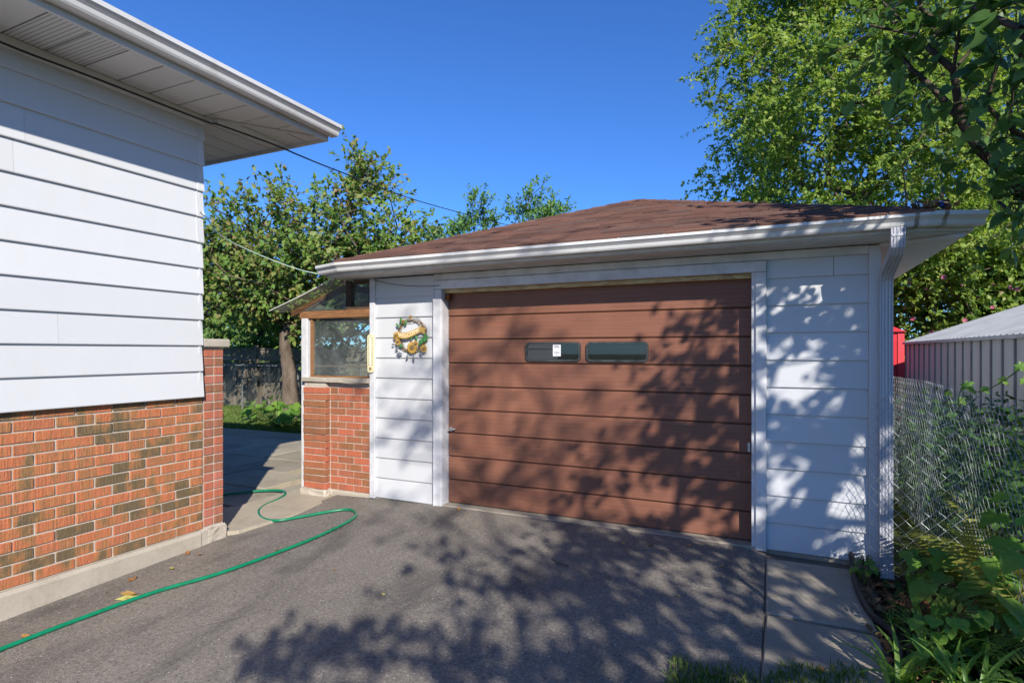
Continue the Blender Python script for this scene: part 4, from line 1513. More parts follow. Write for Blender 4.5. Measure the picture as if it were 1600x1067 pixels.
def grow(base, top, clumps, rs, trunk_r, tip_r, nseg=5, lean=0.08, expo=0.43, droop=0.0):
    """skeleton: a trunk, then every clump centre is joined to the nearest branch that lies below it"""
    base, top = np.array(base, float), np.array(top, float)
    nodes = [base]
    par = [-1]
    for i in range(1, nseg + 1):
        p = base + (top - base) * i / nseg + rs.normal(0, lean, 3) * np.array([1, 1, 0.2])
        nodes.append(p)
        par.append(len(nodes) - 2)
    order = np.argsort(np.linalg.norm(clumps - top, axis=1))
    tips = []
    for ci in order:
        c = clumps[ci]
        A = np.array(nodes)
        start = max(1, nseg // 2)
        d = np.linalg.norm(A - c, axis=1) + 1.2 * np.maximum(0, A[:, 2] - c[2] + 0.1)
        d[:start] += 50
        k = int(np.argmin(d))
        p0 = A[k]
        L = np.linalg.norm(c - p0)
        m = max(1, int(L / 0.55))
        last = k
        for j in range(1, m + 1):
            t = j / m
            p = p0 + (c - p0) * t + rs.normal(0, 0.05, 3) * (t < 1) * min(1, L)
            p[2] += 0.10 * L * math.sin(math.pi * t) * (1 - droop)
            nodes.append(p)
            par.append(last)
            last = len(nodes) - 1
        tips.append((ci, last))
    cnt = np.zeros(len(nodes))
    for _, n in tips:
        while n >= 0:
            cnt[n] += 1
            n = par[n]
    rad = tip_r * np.maximum(cnt, 0.6) ** expo
    rad = np.minimum(rad, trunk_r)
    for i in range(nseg + 1):
        rad[i] = max(rad[i], trunk_r * (1 - 0.35 * i / nseg))
    rad[0] = trunk_r * 1.35
    return nodes, par, rad, tips


def branch_mesh(nodes, par, rad, sides=6, extra=None):
    mb = MB()
    for i, p in enumerate(par):
        if p < 0:
            continue
        a, b = Vector(nodes[p]), Vector(nodes[i])
        if (b - a).length < 1e-4:
            continue
        r0 = min(rad[p], rad[i] * 1.35) if i > 6 else rad[p]
        mb.tube([a, b + (b - a).normalized() * rad[i] * 0.3], [r0, rad[i]], sides if rad[i] > 0.03 else 4, cap=False)
    for (a, b, r) in (extra or []):
        mb.tube([a, b], [r, r * 0.4], 3, cap=False)
    return mb


SUNU = np.array(SUN.normalized())


def sprays(centers, rs, ntw, tl, nleaf, ll, lw, up=0.35, outw=None, spread=0.05, droop=0.25, ncen=0.0):
    """twigs that radiate from clump centres, with leaves along them -> leaf arrays + twig list"""
    P, D, N, L, W = [], [], [], [], []
    tw = []
    mid = centers.mean(0)
    for c in centers:
        n = max(1, int(rs.normal(ntw, ntw * 0.25)))
        o = c - mid
        o = o / (np.linalg.norm(o) + 1e-6)
        for _ in range(n):
            d = rs.normal(0, 1, 3) + o * (outw if outw is not None else 0.6) + np.array([0, 0, up])
            d /= np.linalg.norm(d) + 1e-9
            l = tl * rs.uniform(0.5, 1.25)
            st = c + rs.normal(0, spread, 3)
            m = max(2, int(nleaf * rs.uniform(0.7, 1.3)))
            t = rs.uniform(0.12, 1.0, m)
            t[0] = 1.0
            curve = np.array([0, 0, -droop * l])
            pos = st + d * l * t[:, None] + curve * (t[:, None] ** 2)
            ld = d * 0.7 + rs.normal(0, 0.75, (m, 3)) + np.array([0, 0, -0.25])
            nn = rs.normal(0, 0.5, (m, 3)) + np.array([0, 0, 0.7]) + o * 0.3 + SUNU * 0.8
            P.append(pos)
            D.append(ld)
            N.append(nn)
            s = rs.uniform(0.45, 1.35, m)
            L.append(ll * s)
            W.append(lw * s * rs.uniform(0.85, 1.15, m))
            tw.append((st, st + d * l + curve, 0.006))
    return np.concatenate(P), np.concatenate(D), np.concatenate(N), np.concatenate(L), np.concatenate(W), tw


def ell(rs, n, c, r, shell=0.35, cut=None):
    """points in an ellipsoid, biased towards its outside"""
    out = []
    while len(out) < n:
        d = rs.normal(0, 1, 3)
        d /= np.linalg.norm(d)
        u = rs.uniform(0, 1) ** shell
        p = np.array(c) + d * u * np.array(r)
        if cut is None or cut(p):
            out.append(p)
    return np.array(out)


def make_tree(name, label, base, top, clumps, seed, leafm, barkm, trunk_r=0.2, tip_r=0.018, ntw=7, tl=0.6, nleaf=10, ll=0.09, lw=0.06,
              tmpl=KITE, up=0.35, outw=0.6, droop=0.25, cat='tree', group=None, nseg=5, expo=0.43, spread=0.06, crown='crown', twigs=True):
    rs = np.random.RandomState(seed)
    t = thing(name, tuple(base), label, cat, group)
    nodes, par, rad, tips = grow(base, top, clumps, rs, trunk_r, tip_r, nseg, expo=expo)
    P, D, N, L, W, tw = sprays(clumps, rs, ntw, tl, nleaf, ll, lw, up, outw, spread, droop)
    branch_mesh(nodes, par, rad, 7, [(a, b, 0.3 * tip_r) for a, b, r in tw] if twigs else None).build('trunk', barkm, t, origin=tuple(base), smooth=True)
    b = np.array(base, float)
    me = leaf_mesh(P - b, D, N, L, W, tmpl)
    tag(obj(crown, me, leafm, t, tuple(base)), kind='stuff')
    return t, (P, D, N, L, W)


def G(*c):
    return tuple(c)


lm_birch = leaf_mat('birch_leaves', [(0.075, 0.135, 0.024), (0.115, 0.185, 0.032), (0.165, 0.235, 0.042), (0.25, 0.28, 0.065)], 0.5, 0.48)
lm_fruit = leaf_mat('fruit_leaves', [(0.045, 0.095, 0.018), (0.07, 0.135, 0.024), (0.105, 0.165, 0.03), (0.145, 0.165, 0.04), (0.16, 0.11, 0.05)], 0.5, 0.33)
lm_ash = leaf_mat('ash_leaves', [(0.045, 0.105, 0.025), (0.08, 0.16, 0.035), (0.11, 0.19, 0.05)], 0.5, 0.35)
lm_near = leaf_mat('heart_leaves', [(0.035, 0.075, 0.018), (0.058, 0.115, 0.024), (0.08, 0.14, 0.03)], 0.45, 0.4)
lm_near1 = leaf_mat('heart_leaf_single', [(0.035, 0.075, 0.018), (0.058, 0.115, 0.024), (0.08, 0.14, 0.03)], 0.45, 0.4, 'object')
lm_hedge = leaf_mat('hedge_leaves', [(0.06, 0.125, 0.02), (0.10, 0.18, 0.03), (0.13, 0.21, 0.045)], 0.5, 0.35)
lm_rose = leaf_mat('hibiscus_leaves', [(0.055, 0.115, 0.02), (0.10, 0.165, 0.028), (0.15, 0.20, 0.038), (0.195, 0.215, 0.05)], 0.5, 0.4)
lm_con = leaf_mat('conifer_needles', [(0.014, 0.028, 0.016), (0.026, 0.044, 0.022)], 0.6, 0.1)
lm_grass = leaf_mat('grass_blades', [(0.05, 0.095, 0.018), (0.085, 0.14, 0.028), (0.15, 0.17, 0.05)], 0.55, 0.3)
lm_pink = leaf_mat('pink_petals', [(0.36, 0.05, 0.09), (0.46, 0.10, 0.15)], 0.6, 0.2)
lm_far = leaf_mat('far_leaves', [(0.05, 0.095, 0.02), (0.09, 0.14, 0.03)], 0.5, 0.3)

# ---- tall light tree behind the garage
rs = np.random.RandomState(11)
c1 = []
TB = np.array([2.1, 19.2, -0.1])


def rad_birch(z):
    return float(np.interp(z, [3.0, 5.0, 7.0, 9.5, 12, 14.5, 16.0], [3.3, 4.1, 4.0, 3.7, 3.2, 2.0, 0.3]))


while len(c1) < 620:
    z = rs.uniform(3.0, 16.0)
    a = rs.uniform(0, 2 * math.pi)
    lob = 1 + 0.16 * math.sin(3 * a + z * 0.9) + 0.12 * math.sin(5 * a - z * 1.7)
    r = rad_birch(z) * lob * rs.uniform(0, 1) ** 0.33
    c1.append((TB[0] + r * math.cos(a), TB[1] + r * math.sin(a), z))
c1 = np.array(c1)
make_tree('birch_tree', 'tall bright green tree rising behind the right side of the garage roof', TB, TB + np.array([0.2, 0.2, 6.0]), c1, 3, lm_birch, bark,
          0.20, 0.009, 14, 0.95, 30, 0.105, 0.072, up=0.55, outw=0.5, droop=0.35, spread=0.22, nseg=7, expo=0.40)
# companion to the right
rs = np.random.RandomState(12)
TB2 = np.array([9.3, 23.0, -0.1])
c2 = np.concatenate([ell(rs, 230, (9.3, 23.0, 7.8), (4.6, 3.4, 6.2), 0.36), ell(rs, 80, (7.2, 22.0, 5.4), (2.8, 2.4, 2.6), 0.4)])
make_tree('leafy_tree', 'yellowish green leafy tree at right behind the dark overhanging branches', TB2, TB2 + np.array([0, 0, 4.0]), c2, 4, lm_birch, bark,
          0.22, 0.010, 13, 0.95, 26, 0.12, 0.08, up=0.3, outw=0.5, droop=0.4, spread=0.22, expo=0.40)

# ---- fruit tree in the backyard
rs = np.random.RandomState(21)
TF = np.array([-10.95, 10.5, -0.11])
cf = np.concatenate([
    ell(rs, 130, (-11.9, 10.7, 3.7), (2.6, 2.2, 1.75), 0.4),
    ell(rs, 95, (-9.8, 11.1, 4.0), (2.2, 2.0, 1.75), 0.4),
    ell(rs, 26, (-8.1, 11.3, 3.5), (1.2, 1.2, 0.9), 0.5),
    ell(rs, 14, (-9.15, 11.2, 5.7), (0.6, 0.6, 0.9), 0.5),
    ell(rs, 40, (-13.5, 10.2, 3.4), (1.5, 1.6, 1.4), 0.5),
    ell(rs, 14, (-10.5, 10.2, 2.8), (1.5, 1.0, 0.5), 0.5)])
make_tree('fruit_tree', 'old fruit tree with browning leaves between the house and the porch', TF, TF + np.array([-0.1, 0.05, 2.15]), cf, 5, lm_fruit, bark,
          0.21, 0.012, 10, 0.66, 12, 0.125, 0.08, up=0.6, outw=0.7, droop=0.2, nseg=4, expo=0.42, spread=0.16)

# ---- two tree tops over the garage roof
for (px, top_y, Z, seed, lab) in ((735, 298, 21, 31, 'small green tree top above roof slope, nearer the fruit tree'), (838, 290, 20, 32, 'small green tree top above roof slope, nearer the roof peak')):
    rs = np.random.RandomState(seed)
    c = cam_pt(px, 380, Z)
    tz = CAMZ + (549 - top_y) / 889 * Z
    b = np.array([c.x, c.y, -0.1])
    cl_ = ell(rs, 70, (c.x, c.y, tz - 2.1), (1.35, 1.3, 2.0), 0.45)
    make_tree('ash_tree', lab, b, b + np.array([0, 0, tz - 4.2]), cl_, seed, lm_ash, bark, 0.12, 0.010, 9, 0.65, 14, 0.15, 0.066, up=1.1, outw=0.5, droop=0.15,
              group='tree tops above the garage roof')

# ---- hedge foliage behind the board fence
for i, (x, y, z, r, lab) in enumerate(((-15.2, 14.0, 2.3, (1.9, 1.2, 2.4), 'bright leafy shrub above the board fence beside the house corner'),
                                       (-12.3, 14.3, 2.0, (1.9, 1.2, 2.1), 'bright leafy shrub above the board fence behind the fruit tree trunk'),
                                       (-9.0, 14.6, 1.6, (1.9, 1.2, 1.5), 'leafy shrub beyond the board fence seen through the porch window'))):
    rs = np.random.RandomState(40 + i)
    cc = ell(rs, 90, (x, y, z), r, 0.4, lambda p: p[2] > 0.1)
    make_tree('leafy_shrub', lab, np.array([x, y, -0.1]), np.array([x, y, 0.7]), cc, 41 + i, lm_hedge, bark_dark, 0.07, 0.010, 9, 0.5, 14, 0.12, 0.085, cat='shrub',
              group='shrubs beyond the board fence', crown='foliage', twigs=False)

# ---- hibiscus bush with pink flowers, over the shed
rs = np.random.RandomState(51)
HB = cam_pt(1500, 640, 14.6)
hbm = np.array([HB.x, HB.y, -0.1])
ch = np.concatenate([ell(rs, 220, (hbm[0] - .1, hbm[1], 2.1), (1.9, 1.5, 2.25), 0.36, lambda p: p[2] > 0.3), ell(rs, 110, (hbm[0] + 1.7, hbm[1] - .5, 2.6), (1.6, 1.3, 1.7), 0.4)])
hib, hl = make_tree('hibiscus_bush', 'large hibiscus bush with pink flowers behind the grey metal shed', hbm, hbm + np.array([0, 0, 0.9]), ch, 52, lm_rose, bark_dark,
                    0.09, 0.010, 11, 0.5, 14, 0.12, 0.085, cat='bush', crown='foliage', twigs=False)
# flowers: five broad petals each
PET = [np.array([(0, 0, 0), (0.5, 0.42, 0.12), (1, 0.22, 0.22), (1, -0.22, 0.22), (0.5, -0.42, 0.12)]), [(0, 1, 2, 3, 4)]]
v, f = [], []
for k in range(5):
    a = 2 * math.pi * k / 5
    n0 = len(v)
    for (x, y, z) in PET[0]:
        v.append((0.075 * (x * math.cos(a) - y * math.sin(a)), 0.075 * (x * math.sin(a) + y * math.cos(a)), 0.075 * z))
    f.append(tuple(range(n0, n0 + 5)))
fl_me = mesh_from(v, f, 'flower')
cd = np.array([-0.1 - hbm[0], 0 - hbm[1], 0.0])
cd = cd / np.linalg.norm(cd)
front = [i for i in range(len(hl[0])) if ((hl[0][i] - hbm)[:2] @ cd[:2]) > 1.0 and hl[0][i][2] > 1.8]
rs.shuffle(front)
for i in front[:26]:
    p = hl[0][i] + cd * 0.12
    q = Vector((cd[0] + rs.normal(0, .3), cd[1] + rs.normal(0, .3), 0.3 + rs.normal(0, .3))).to_track_quat('Z', 'Y').to_euler()
    obj('flower', fl_me, lm_pink, hib, tuple(p), q, (0.62 + rs.uniform(-.15, .25),) * 3)

# ---- dark conifer at the right edge
rs = np.random.RandomState(61)
CB = cam_pt(1625, 640, 20.0)
cbp = np.array([CB.x, CB.y, -0.1])
cc = []
for k in range(190):
    z = rs.uniform(1.0, 9.5)
    r = (10.0 - z) * 0.30 * rs.uniform(0.35, 1) ** 0.6
    a = rs.uniform(0, 2 * math.pi)
    cc.append((cbp[0] + r * math.cos(a), cbp[1] + r * math.sin(a), z))
make_tree('conifer_tree', 'dark conifer at the right edge behind the pink flowered bush', cbp, cbp + np.array([0, 0, 9.6]), np.array(cc), 62, lm_con, bark_dark, 0.17, 0.012,
          7, 0.6, 22, 0.13, 0.016, up=-0.1, outw=1.2, droop=0.5, nseg=12, crown='needles', twigs=False)

# ---- belt of trees that closes the horizon far behind and behind the camera
for i, (x, y, z, r, lab) in enumerate(((-24, 20, 3.0, (5, 3, 3.4), 'distant round tree behind the board fence, hidden mostly by the house'),
                                       (-15.5, 25, 3.2, (4.5, 3, 3.0), 'distant round tree behind the fruit tree crown'),
                                       (14, 27, 5.0, (6, 3, 5), 'distant broad tree beyond the metal shed'),
                                       (3.5, 27, 7.0, (5, 2.5, 6.5), 'distant tree standing behind the tall bright green tree'))):
    rs = np.random.RandomState(70 + i)
    cc = ell(rs, 130, (x, y, z), r, 0.4, lambda p: p[2] > 0.2)
    make_tree('distant_tree', lab, np.array([x, y, -0.1]), np.array([x, y, 1.6]), cc, 71 + i, lm_far, bark_dark, 0.2, 0.014, 9, 0.9, 12, 0.26, 0.18, group='distant background trees', twigs=False)

# ---- the near tree on the right: its branches hang into the picture, its crown shades door and driveway
rs = np.random.RandomState(81)
NTB = np.array([2.75, 1.75, -0.2])
vis_px = [(1395, 35, 4.1), (1440, 15, 4.0), (1450, 75, 3.9), (1405, 85, 4.3), (1500, 40, 3.7), (1490, 110, 3.8), (1545, 25, 3.4), (1560, 95, 3.5), (1595, 45, 3.2), (1600, 120, 3.3), (1640, 90, 3.0),
          (1455, 135, 4.1), (1540, 165, 3.6), (1585, 205, 3.5), (1500, 185, 3.9), (1530, 235, 3.9), (1570, 270, 3.9), (1600, 300, 3.9), (1630, 230, 3.4), (1560, 315, 4.2), (1640, 300, 3.6),
          (1425, 110, 4.2), (1470, 40, 4.0), (1520, 75, 3.8), (1575, 160, 3.6), (1360, 40, 4.5), (1520, 10, 3.6), (1610, 260, 3.8), (1590, 340, 4.0), (1430, 55, 4.3), (1620, 10, 3.0), (1480, -30, 3.8), (1550, -40, 3.4), (1420, -40, 4.1), (1380, 5, 4.4), (1660, 160, 3.0), (1690, 240, 3.2), (1700, 60, 2.8)]
cn_vis = np.array([tuple(cam_pt(*p)) for p in vis_px])
cn_sh = np.concatenate([ell(rs, 62, (3.25, 0.9, 3.9), (1.25, 1.6, 1.25), 0.45),
                        ell(rs, 27, (3.9, 0.8, 3.4), (1.1, 1.5, 1.3), 0.5),
                        ell(rs, 17, (4.9, 0.0, 3.2), (1.3, 1.7, 1.2), 0.5),
                        ell(rs, 40, (2.4, 2.7, 4.1), (0.9, 0.9, 1.0), 0.5)])


def outside_view(p):
    xc = CT * p[0] + ST * p[1]
    Z = -ST * p[0] + CT * p[1]
    if Z < 0.15:
        return True
    return xc / Z > 1.02 or (p[2] - CAMZ) / Z > 0.70


cn_sh[:, 1] = 4.95 - 0.906 * (4.95 - cn_sh[:, 1])
cn_sh = np.array([p for p in cn_sh if outside_view(p)])
cn = np.concatenate([cn_vis, cn_sh])
near = thing('overhanging_tree', tuple(NTB), 'dark heart-leaved tree whose branches hang in from the upper right', 'tree')
nodes, par, rad, tips = grow(NTB, NTB + np.array([0.0, 0.1, 2.0]), cn, rs, 0.10, 0.010, 4, expo=0.42)
P1, D1, N1, L1, W1, tw1 = sprays(cn_vis, rs, 7, 0.30, 5.0, 0.095, 0.078, 0.1, 0.5, 0.10, 0.5)
P2, D2, N2, L2, W2_, tw2 = sprays(cn_sh, rs, 6, 0.34, 5.5, 0.085, 0.068, 0.2, 0.5, 0.08, 0.3)
branch_mesh(nodes, par, rad, 8, [(a, b, 0.004) for a, b, r in tw1 + tw2]).build('trunk', bark_dark, near, origin=tuple(NTB), smooth=True)
# every leaf that hangs into the picture is an object of its own
proto = leaf_mesh(np.zeros((1, 3)), np.array([[1., 0, 0]]), np.array([[0, 0, 1.]]), np.ones(1), np.ones(1) * 0.82, HEART)
proto.polygons.foreach_set('use_smooth', [True] * len(proto.polygons))
proto.materials.append(lm_near1)
xc = CT * P1[:, 0] + ST * P1[:, 1]
Zc = -ST * P1[:, 0] + CT * P1[:, 1]
u = 800 + 889 * xc / Zc
w = 549 - 889 * (P1[:, 2] - CAMZ) / Zc
inframe = np.where((u > 0) & (u < 1610) & (w > -10) & (w < 1067))[0]
inframe = inframe[np.argsort(Zc[inframe])][:300]
Df, Sf, Nf = leaf_frames(P1, D1, N1)
for i in inframe:
    M3 = Matrix(((Df[i][0], Sf[i][0], Nf[i][0]), (Df[i][1], Sf[i][1], Nf[i][1]), (Df[i][2], Sf[i][2], Nf[i][2])))
    obj('leaf', proto, None, near, tuple(P1[i]), M3.to_euler(), (float(L1[i]),) * 3)
rest = np.setdiff1d(np.arange(len(P1)), inframe)
Pa = np.concatenate([P1[rest], P2]) - NTB
me = leaf_mesh(Pa, np.concatenate([D1[rest], D2]), np.concatenate([N1[rest], N2]), np.concatenate([L1[rest], L2]), np.concatenate([W1[rest], W2_]), HEART)
tag(obj('crown', me, lm_near, near, tuple(NTB)), kind='stuff')

# ---- second tree of the kind, behind the camera: shades the driveway
rs = np.random.RandomState(85)
c3 = np.concatenate([ell(rs, 28, (3.3, -1.2, 3.4), (1.1, 1.2, 0.9), 0.5), ell(rs, 24, (3.35, -2.6, 3.7), (1.05, 1.1, 0.9), 0.5),
                     ell(rs, 9, (2.15, -3.55, 3.55), (0.45, 0.4, 0.35), 0.6), ell(rs, 26, (4.5, -1.7, 3.2), (1.1, 1.4, 1.0), 0.5)])
c3[:, 1] = 4.95 - 0.906 * (4.95 - c3[:, 1])
b3 = np.array([3.7, -1.6, -0.4])
make_tree('broadleaf_tree', 'small heart-leaved tree beside the driveway behind the camera', b3, b3 + np.array([-.2, 0, 2.0]), c3, 86, lm_near, bark_dark, 0.10, 0.009, 6, 0.36, 6, 0.088, 0.07,
          tmpl=HEART, up=0.2, outw=0.5, droop=0.3, spread=0.08)

# ---- taller tree farther along the driveway behind the camera: soft dapples on the left of the door
rs = np.random.RandomState(91)
SV = np.array(SUN)


def toward_sun(p, t):
    return np.array(p) + SV * t


targets = [(-2.7, 4.95, 1.3), (-2.3, 4.95, 0.9), (-2.5, 4.95, 0.4), (-1.9, 4.95, 0.6), (-1.5, 4.95, 0.3), (-1.8, 4.95, 1.1), (-2.8, 4.95, 0.7), (-2.1, 4.6, 0.0), (-1.4, 4.0, 0.0), (-3.3, 4.95, 1.0),
           (-1.2, 3.0, -.1), (-0.6, 2.6, -.1), (-1.8, 3.8, 0.0), (-1.0, 2.0, -.1), (-0.4, 3.6, 0.0), (-3.4, 4.95, 1.75), (-1.3, 4.95, 0.9), (-2.9, 4.95, 0.3), (-2.2, 4.95, 0.25), (-1.6, 4.95, 0.75),
           (-2.0, 4.95, 1.55), (-2.6, 4.95, 1.7), (-1.75, 4.4, 0.0), (-2.45, 4.5, 0.0)]
ct = []
for p in targets:
    for _ in range(3):
        ct.append(toward_sun(p, rs.uniform(5.5, 8.0)) + rs.normal(0, 0.42, 3))
ct = np.array(ct)
tb = np.array([ct[:, 0].mean(), ct[:, 1].mean(), -0.45])
make_tree('street_tree', 'leafy tree behind the camera that dapples the garage door', tb, tb + np.array([0, 0, 5.0]), ct, 92, lm_far, bark, 0.2, 0.010, 4, 0.5, 5, 0.095, 0.07, tmpl=OVAL)

# ================================================================== PLANTS IN THE BED
lm_lily = leaf_mat('daylily_blades', [(0.07, 0.15, 0.024), (0.11, 0.205, 0.034), (0.18, 0.26, 0.046)], 0.4, 0.45, 'object')
lm_broad = leaf_mat('broad_leaves', [(0.07, 0.15, 0.024), (0.11, 0.21, 0.034), (0.17, 0.26, 0.046)], 0.42, 0.45, 'object')
lm_fern = leaf_mat('fern_fronds', [(0.08, 0.11, 0.018), (0.13, 0.15, 0.024), (0.19, 0.17, 0.035)], 0.55, 0.4, 'object')
lm_dry = leaf_mat('dry_fern', [(0.14, 0.06, 0.022), (0.22, 0.10, 0.04)], 0.7, 0.2, 'object')
lm_weed = leaf_mat('weed_leaves', [(0.018, 0.048, 0.010), (0.03, 0.068, 0.013), (0.045, 0.09, 0.018)], 0.55, 0.3)
lm_litter = leaf_mat('leaf_litter', [(0.09, 0.05, 0.025), (0.17, 0.09, 0.04), (0.24, 0.15, 0.07)], 0.8, 0.1)


def blade_mesh(rs, L, w, arch, lean):
    """arching strap leaf with a folded midrib"""
    v, f = [], []
    n = 7
    p = Vector((0, 0, 0))
    ang = lean
    for i in range(n + 1):
        t = i / n
        ww = w * (0.6 + 0.6 * math.sin(math.pi * min(1, t * 0.9 + 0.12))) * (1 - t ** 3)
        up = Vector((-math.sin(ang), 0, math.cos(ang)))
        v += [p + Vector((0, ww, 0)) + up * ww * 0.4, p.copy(), p + Vector((0, -ww, 0)) + up * ww * 0.4]
        p = p + Vector((math.cos(ang), 0, math.sin(ang))) * (L / n)
        ang -= arch / n * (0.5 + t)
    for i in range(n):
        for j in range(2):
            f.append((i * 3 + j, (i + 1) * 3 + j, (i + 1) * 3 + j + 1, i * 3 + j + 1))
    return mesh_from(v, f, 'blade', True)


def strap_plant(base, n, L, w, label, seed, name='daylily', m=None, group=None, cat='plant'):
    rs = np.random.RandomState(seed)
    t = thing(name, tuple(base), label, cat, group)
    for k in range(n):
        me = blade_mesh(rs, L * rs.uniform(0.6, 1.15), w * rs.uniform(0.8, 1.2), rs.uniform(1.2, 2.4), R(rs.uniform(55, 85)))
        a = rs.uniform(0, 2 * math.pi)
        obj('blade', me, m or lm_lily, t, (base[0] + rs.normal(0, .03), base[1] + rs.normal(0, .03), base[2] - 0.01), (rs.normal(0, .1), rs.normal(0, .1), a))
    return t


strap_plant(gp(1465, 1050), 30, 0.46, 0.011, 'daylily clump with arching blades beside the black pipe', 201)
strap_plant(gp(1545, 1062), 30, 0.50, 0.012, 'daylily clump with upright blades in the lower right corner', 202)
strap_plant(gp(1415, 1085), 22, 0.40, 0.010, 'daylily clump spilling over the pipe at the bottom edge', 203)
strap_plant(gp(1600, 1040), 22, 0.50, 0.012, 'daylily clump at the right edge under the broad leaves', 204)
strap_plant(gp(1500, 1120), 26, 0.46, 0.011, 'daylily clump cut off by the bottom edge of the picture', 205)
strap_plant(gp(1395, 975), 26, 0.13, 0.004, 'small fine grass tuft beside the bend of the black pipe', 206, name='grass_tuft')
strap_plant(gp(1340, 905), 18, 0.10, 0.004, 'tiny grass tuft at the foot of the garage siding', 207, name='grass_tuft')

hp_me = leaf_mesh(np.zeros((1, 3)), np.array([[1., 0, 0]]), np.array([[0, 0, 1.]]), np.ones(1), np.ones(1) * 0.9, HEART)
hp_me.polygons.foreach_set('use_smooth', [True] * len(hp_me.polygons))
hp_me.materials.append(lm_broad)
# lobed leaf
lob = []
for (a, r) in ((180, .18), (150, .42), (128, .60), (112, .36), (95, .62), (72, .88), (58, .50), (38, .55), (18, .78), (0, 1.15), (-18, .78), (-38, .55), (-58, .50), (-72, .88), (-95, .62), (-112, .36), (-128, .60), (-150, .42)):
    lob.append((r * math.cos(R(a)) * 0.62 + 0.18, r * math.sin(R(a)) * 0.62, 0.04 * math.sin(a * 0.09) - 0.10 * r * r))
lob_me = mesh_from(lob + [(0.2, 0, 0.0)], [(i, (i + 1) % 18, 18) for i in range(18)], 'lobed_leaf', True)
lob_me.materials.append(lm_broad)
stem_m = simple('green_stem', [(0.06, 0.10, 0.03), (0.11, 0.14, 0.05)], 20, 0.6, 0.3)


def broad_plant(name, base, leaves, label, seed, lobed=False, cat='plant'):
    """leaves: list of (point, length)"""
    rs = np.random.RandomState(seed)
    t = thing(name, tuple(base), label, cat)
    for (p, L) in leaves:
        p = Vector(p)
        mid = Vector(base).lerp(p, 0.6) + Vector((0, 0, 0.06))
        MB().tube(spline([Vector(base), mid, p], 4), 0.0035, 5, cap=False).build('stem', stem_m, t)
        d = (p - Vector(base))
        d.z = 0
        if d.length < 0.02:
            d = Vector((rs.normal(), rs.normal(), 0))
        d = d.normalized() + Vector((rs.normal(0, .4), rs.normal(0, .4), -0.35))
        d.normalize()
        n = Vector((rs.normal(0, .25), -0.35 + rs.normal(0, .25), 1.0))
        s = n.cross(d).normalized()
        n = d.cross(s)
        M3 = Matrix(((d.x, s.x, n.x), (d.y, s.y, n.y), (d.z, s.z, n.z)))
        obj('leaf', lob_me if lobed else hp_me, None, t, tuple(p), M3.to_euler(), (L, L * rs.uniform(.85, 1.1), L))
    return t


rs = np.random.RandomState(210)
bb = gp(1530, 985)
broad_plant('broad_leaf_plant', bb, [(cam_pt(1452, 912, 3.2), .17), (cam_pt(1480, 900, 3.3), .13), (cam_pt(1535, 915, 3.15), .19), (cam_pt(1570, 935, 3.05), .2), (cam_pt(1500, 930, 3.2), .15), (cam_pt(1545, 960, 3.0), .17),
                                     (cam_pt(1590, 965, 2.95), .17), (cam_pt(1515, 890, 3.35), .16), (cam_pt(1475, 945, 3.1), .12), (cam_pt(1560, 895, 3.2), .18)], 'plant with large rounded leaves below the ferns', 211)
b2 = gp(1620, 960)
broad_plant('lobed_leaf_plant', b2, [(cam_pt(1570, 838, 3.0), .24), (cam_pt(1598, 862, 2.85), .24), (cam_pt(1560, 800, 3.2), .20), (cam_pt(1610, 800, 3.0), .24), (cam_pt(1585, 770, 3.2), .18), (cam_pt(1545, 870, 3.1), .18)],
            'tall plant with jagged lobed leaves at the right edge', 212, True)
b2 = gp(1455, 1010)
broad_plant('broad_leaf_plant', b2, [tuple((cam_pt(1430 + rs.uniform(0, 110), 955 + rs.uniform(0, 80), rs.uniform(2.75, 3.0)), rs.uniform(.06, .09))) for _ in range(26)],
            'low leafy weed with small oval leaves in front of the broad leaves', 213)
b2 = gp(1455, 900)
broad_plant('broad_leaf_plant', b2, [tuple((cam_pt(1418 + rs.uniform(0, 80), 855 + rs.uniform(0, 60), rs.uniform(3.45, 3.75)), rs.uniform(.07, .11))) for _ in range(26)],
            'dark leafy weed growing at the foot of the downspout', 214)
b2 = gp(1352, 885)
broad_plant('broad_leaf_plant', b2, [tuple((cam_pt(1335 + rs.uniform(0, 32), 875 + rs.uniform(0, 18), rs.uniform(3.9, 4.05)), rs.uniform(.04, .06))) for _ in range(16)],
            'small weed at the base of the white corner board', 215)


def frond_mesh(rs, L, arch):
    v, f = [], []
    p = Vector((0, 0, 0))
    ang = R(rs.uniform(62, 82))
    n = 22
    for i in range(n):
        t = i / n
        d = Vector((math.cos(ang), 0, math.sin(ang)))
        q = p + d * (L / n)
        up = Vector((-math.sin(ang), 0, math.cos(ang)))
        k = len(v)
        r = 0.003 * (1 - t) + 0.001
        v += [p + Vector((0, r, 0)), p - Vector((0, r, 0)), q - Vector((0, r, 0)), q + Vector((0, r, 0))]
        f.append((k, k + 1, k + 2, k + 3))
        if t > 0.12:
            pl = L * 0.21 * math.sin(math.pi * min(1, (t - 0.05) ** 0.75)) + 0.008
            for s in (-1, 1):
                k = len(v)
                tip = p + Vector((0, s * pl, 0)) + d * pl * 0.35 - up * pl * 0.25
                mid = p.lerp(tip, 0.5)
                wd = d * (L / n * 0.42)
                v += [p, mid + wd, tip, mid - wd]
                f.append((k, k + 1, k + 2, k + 3))
        p = q
        ang -= arch / n
    return mesh_from(v, f, 'frond')


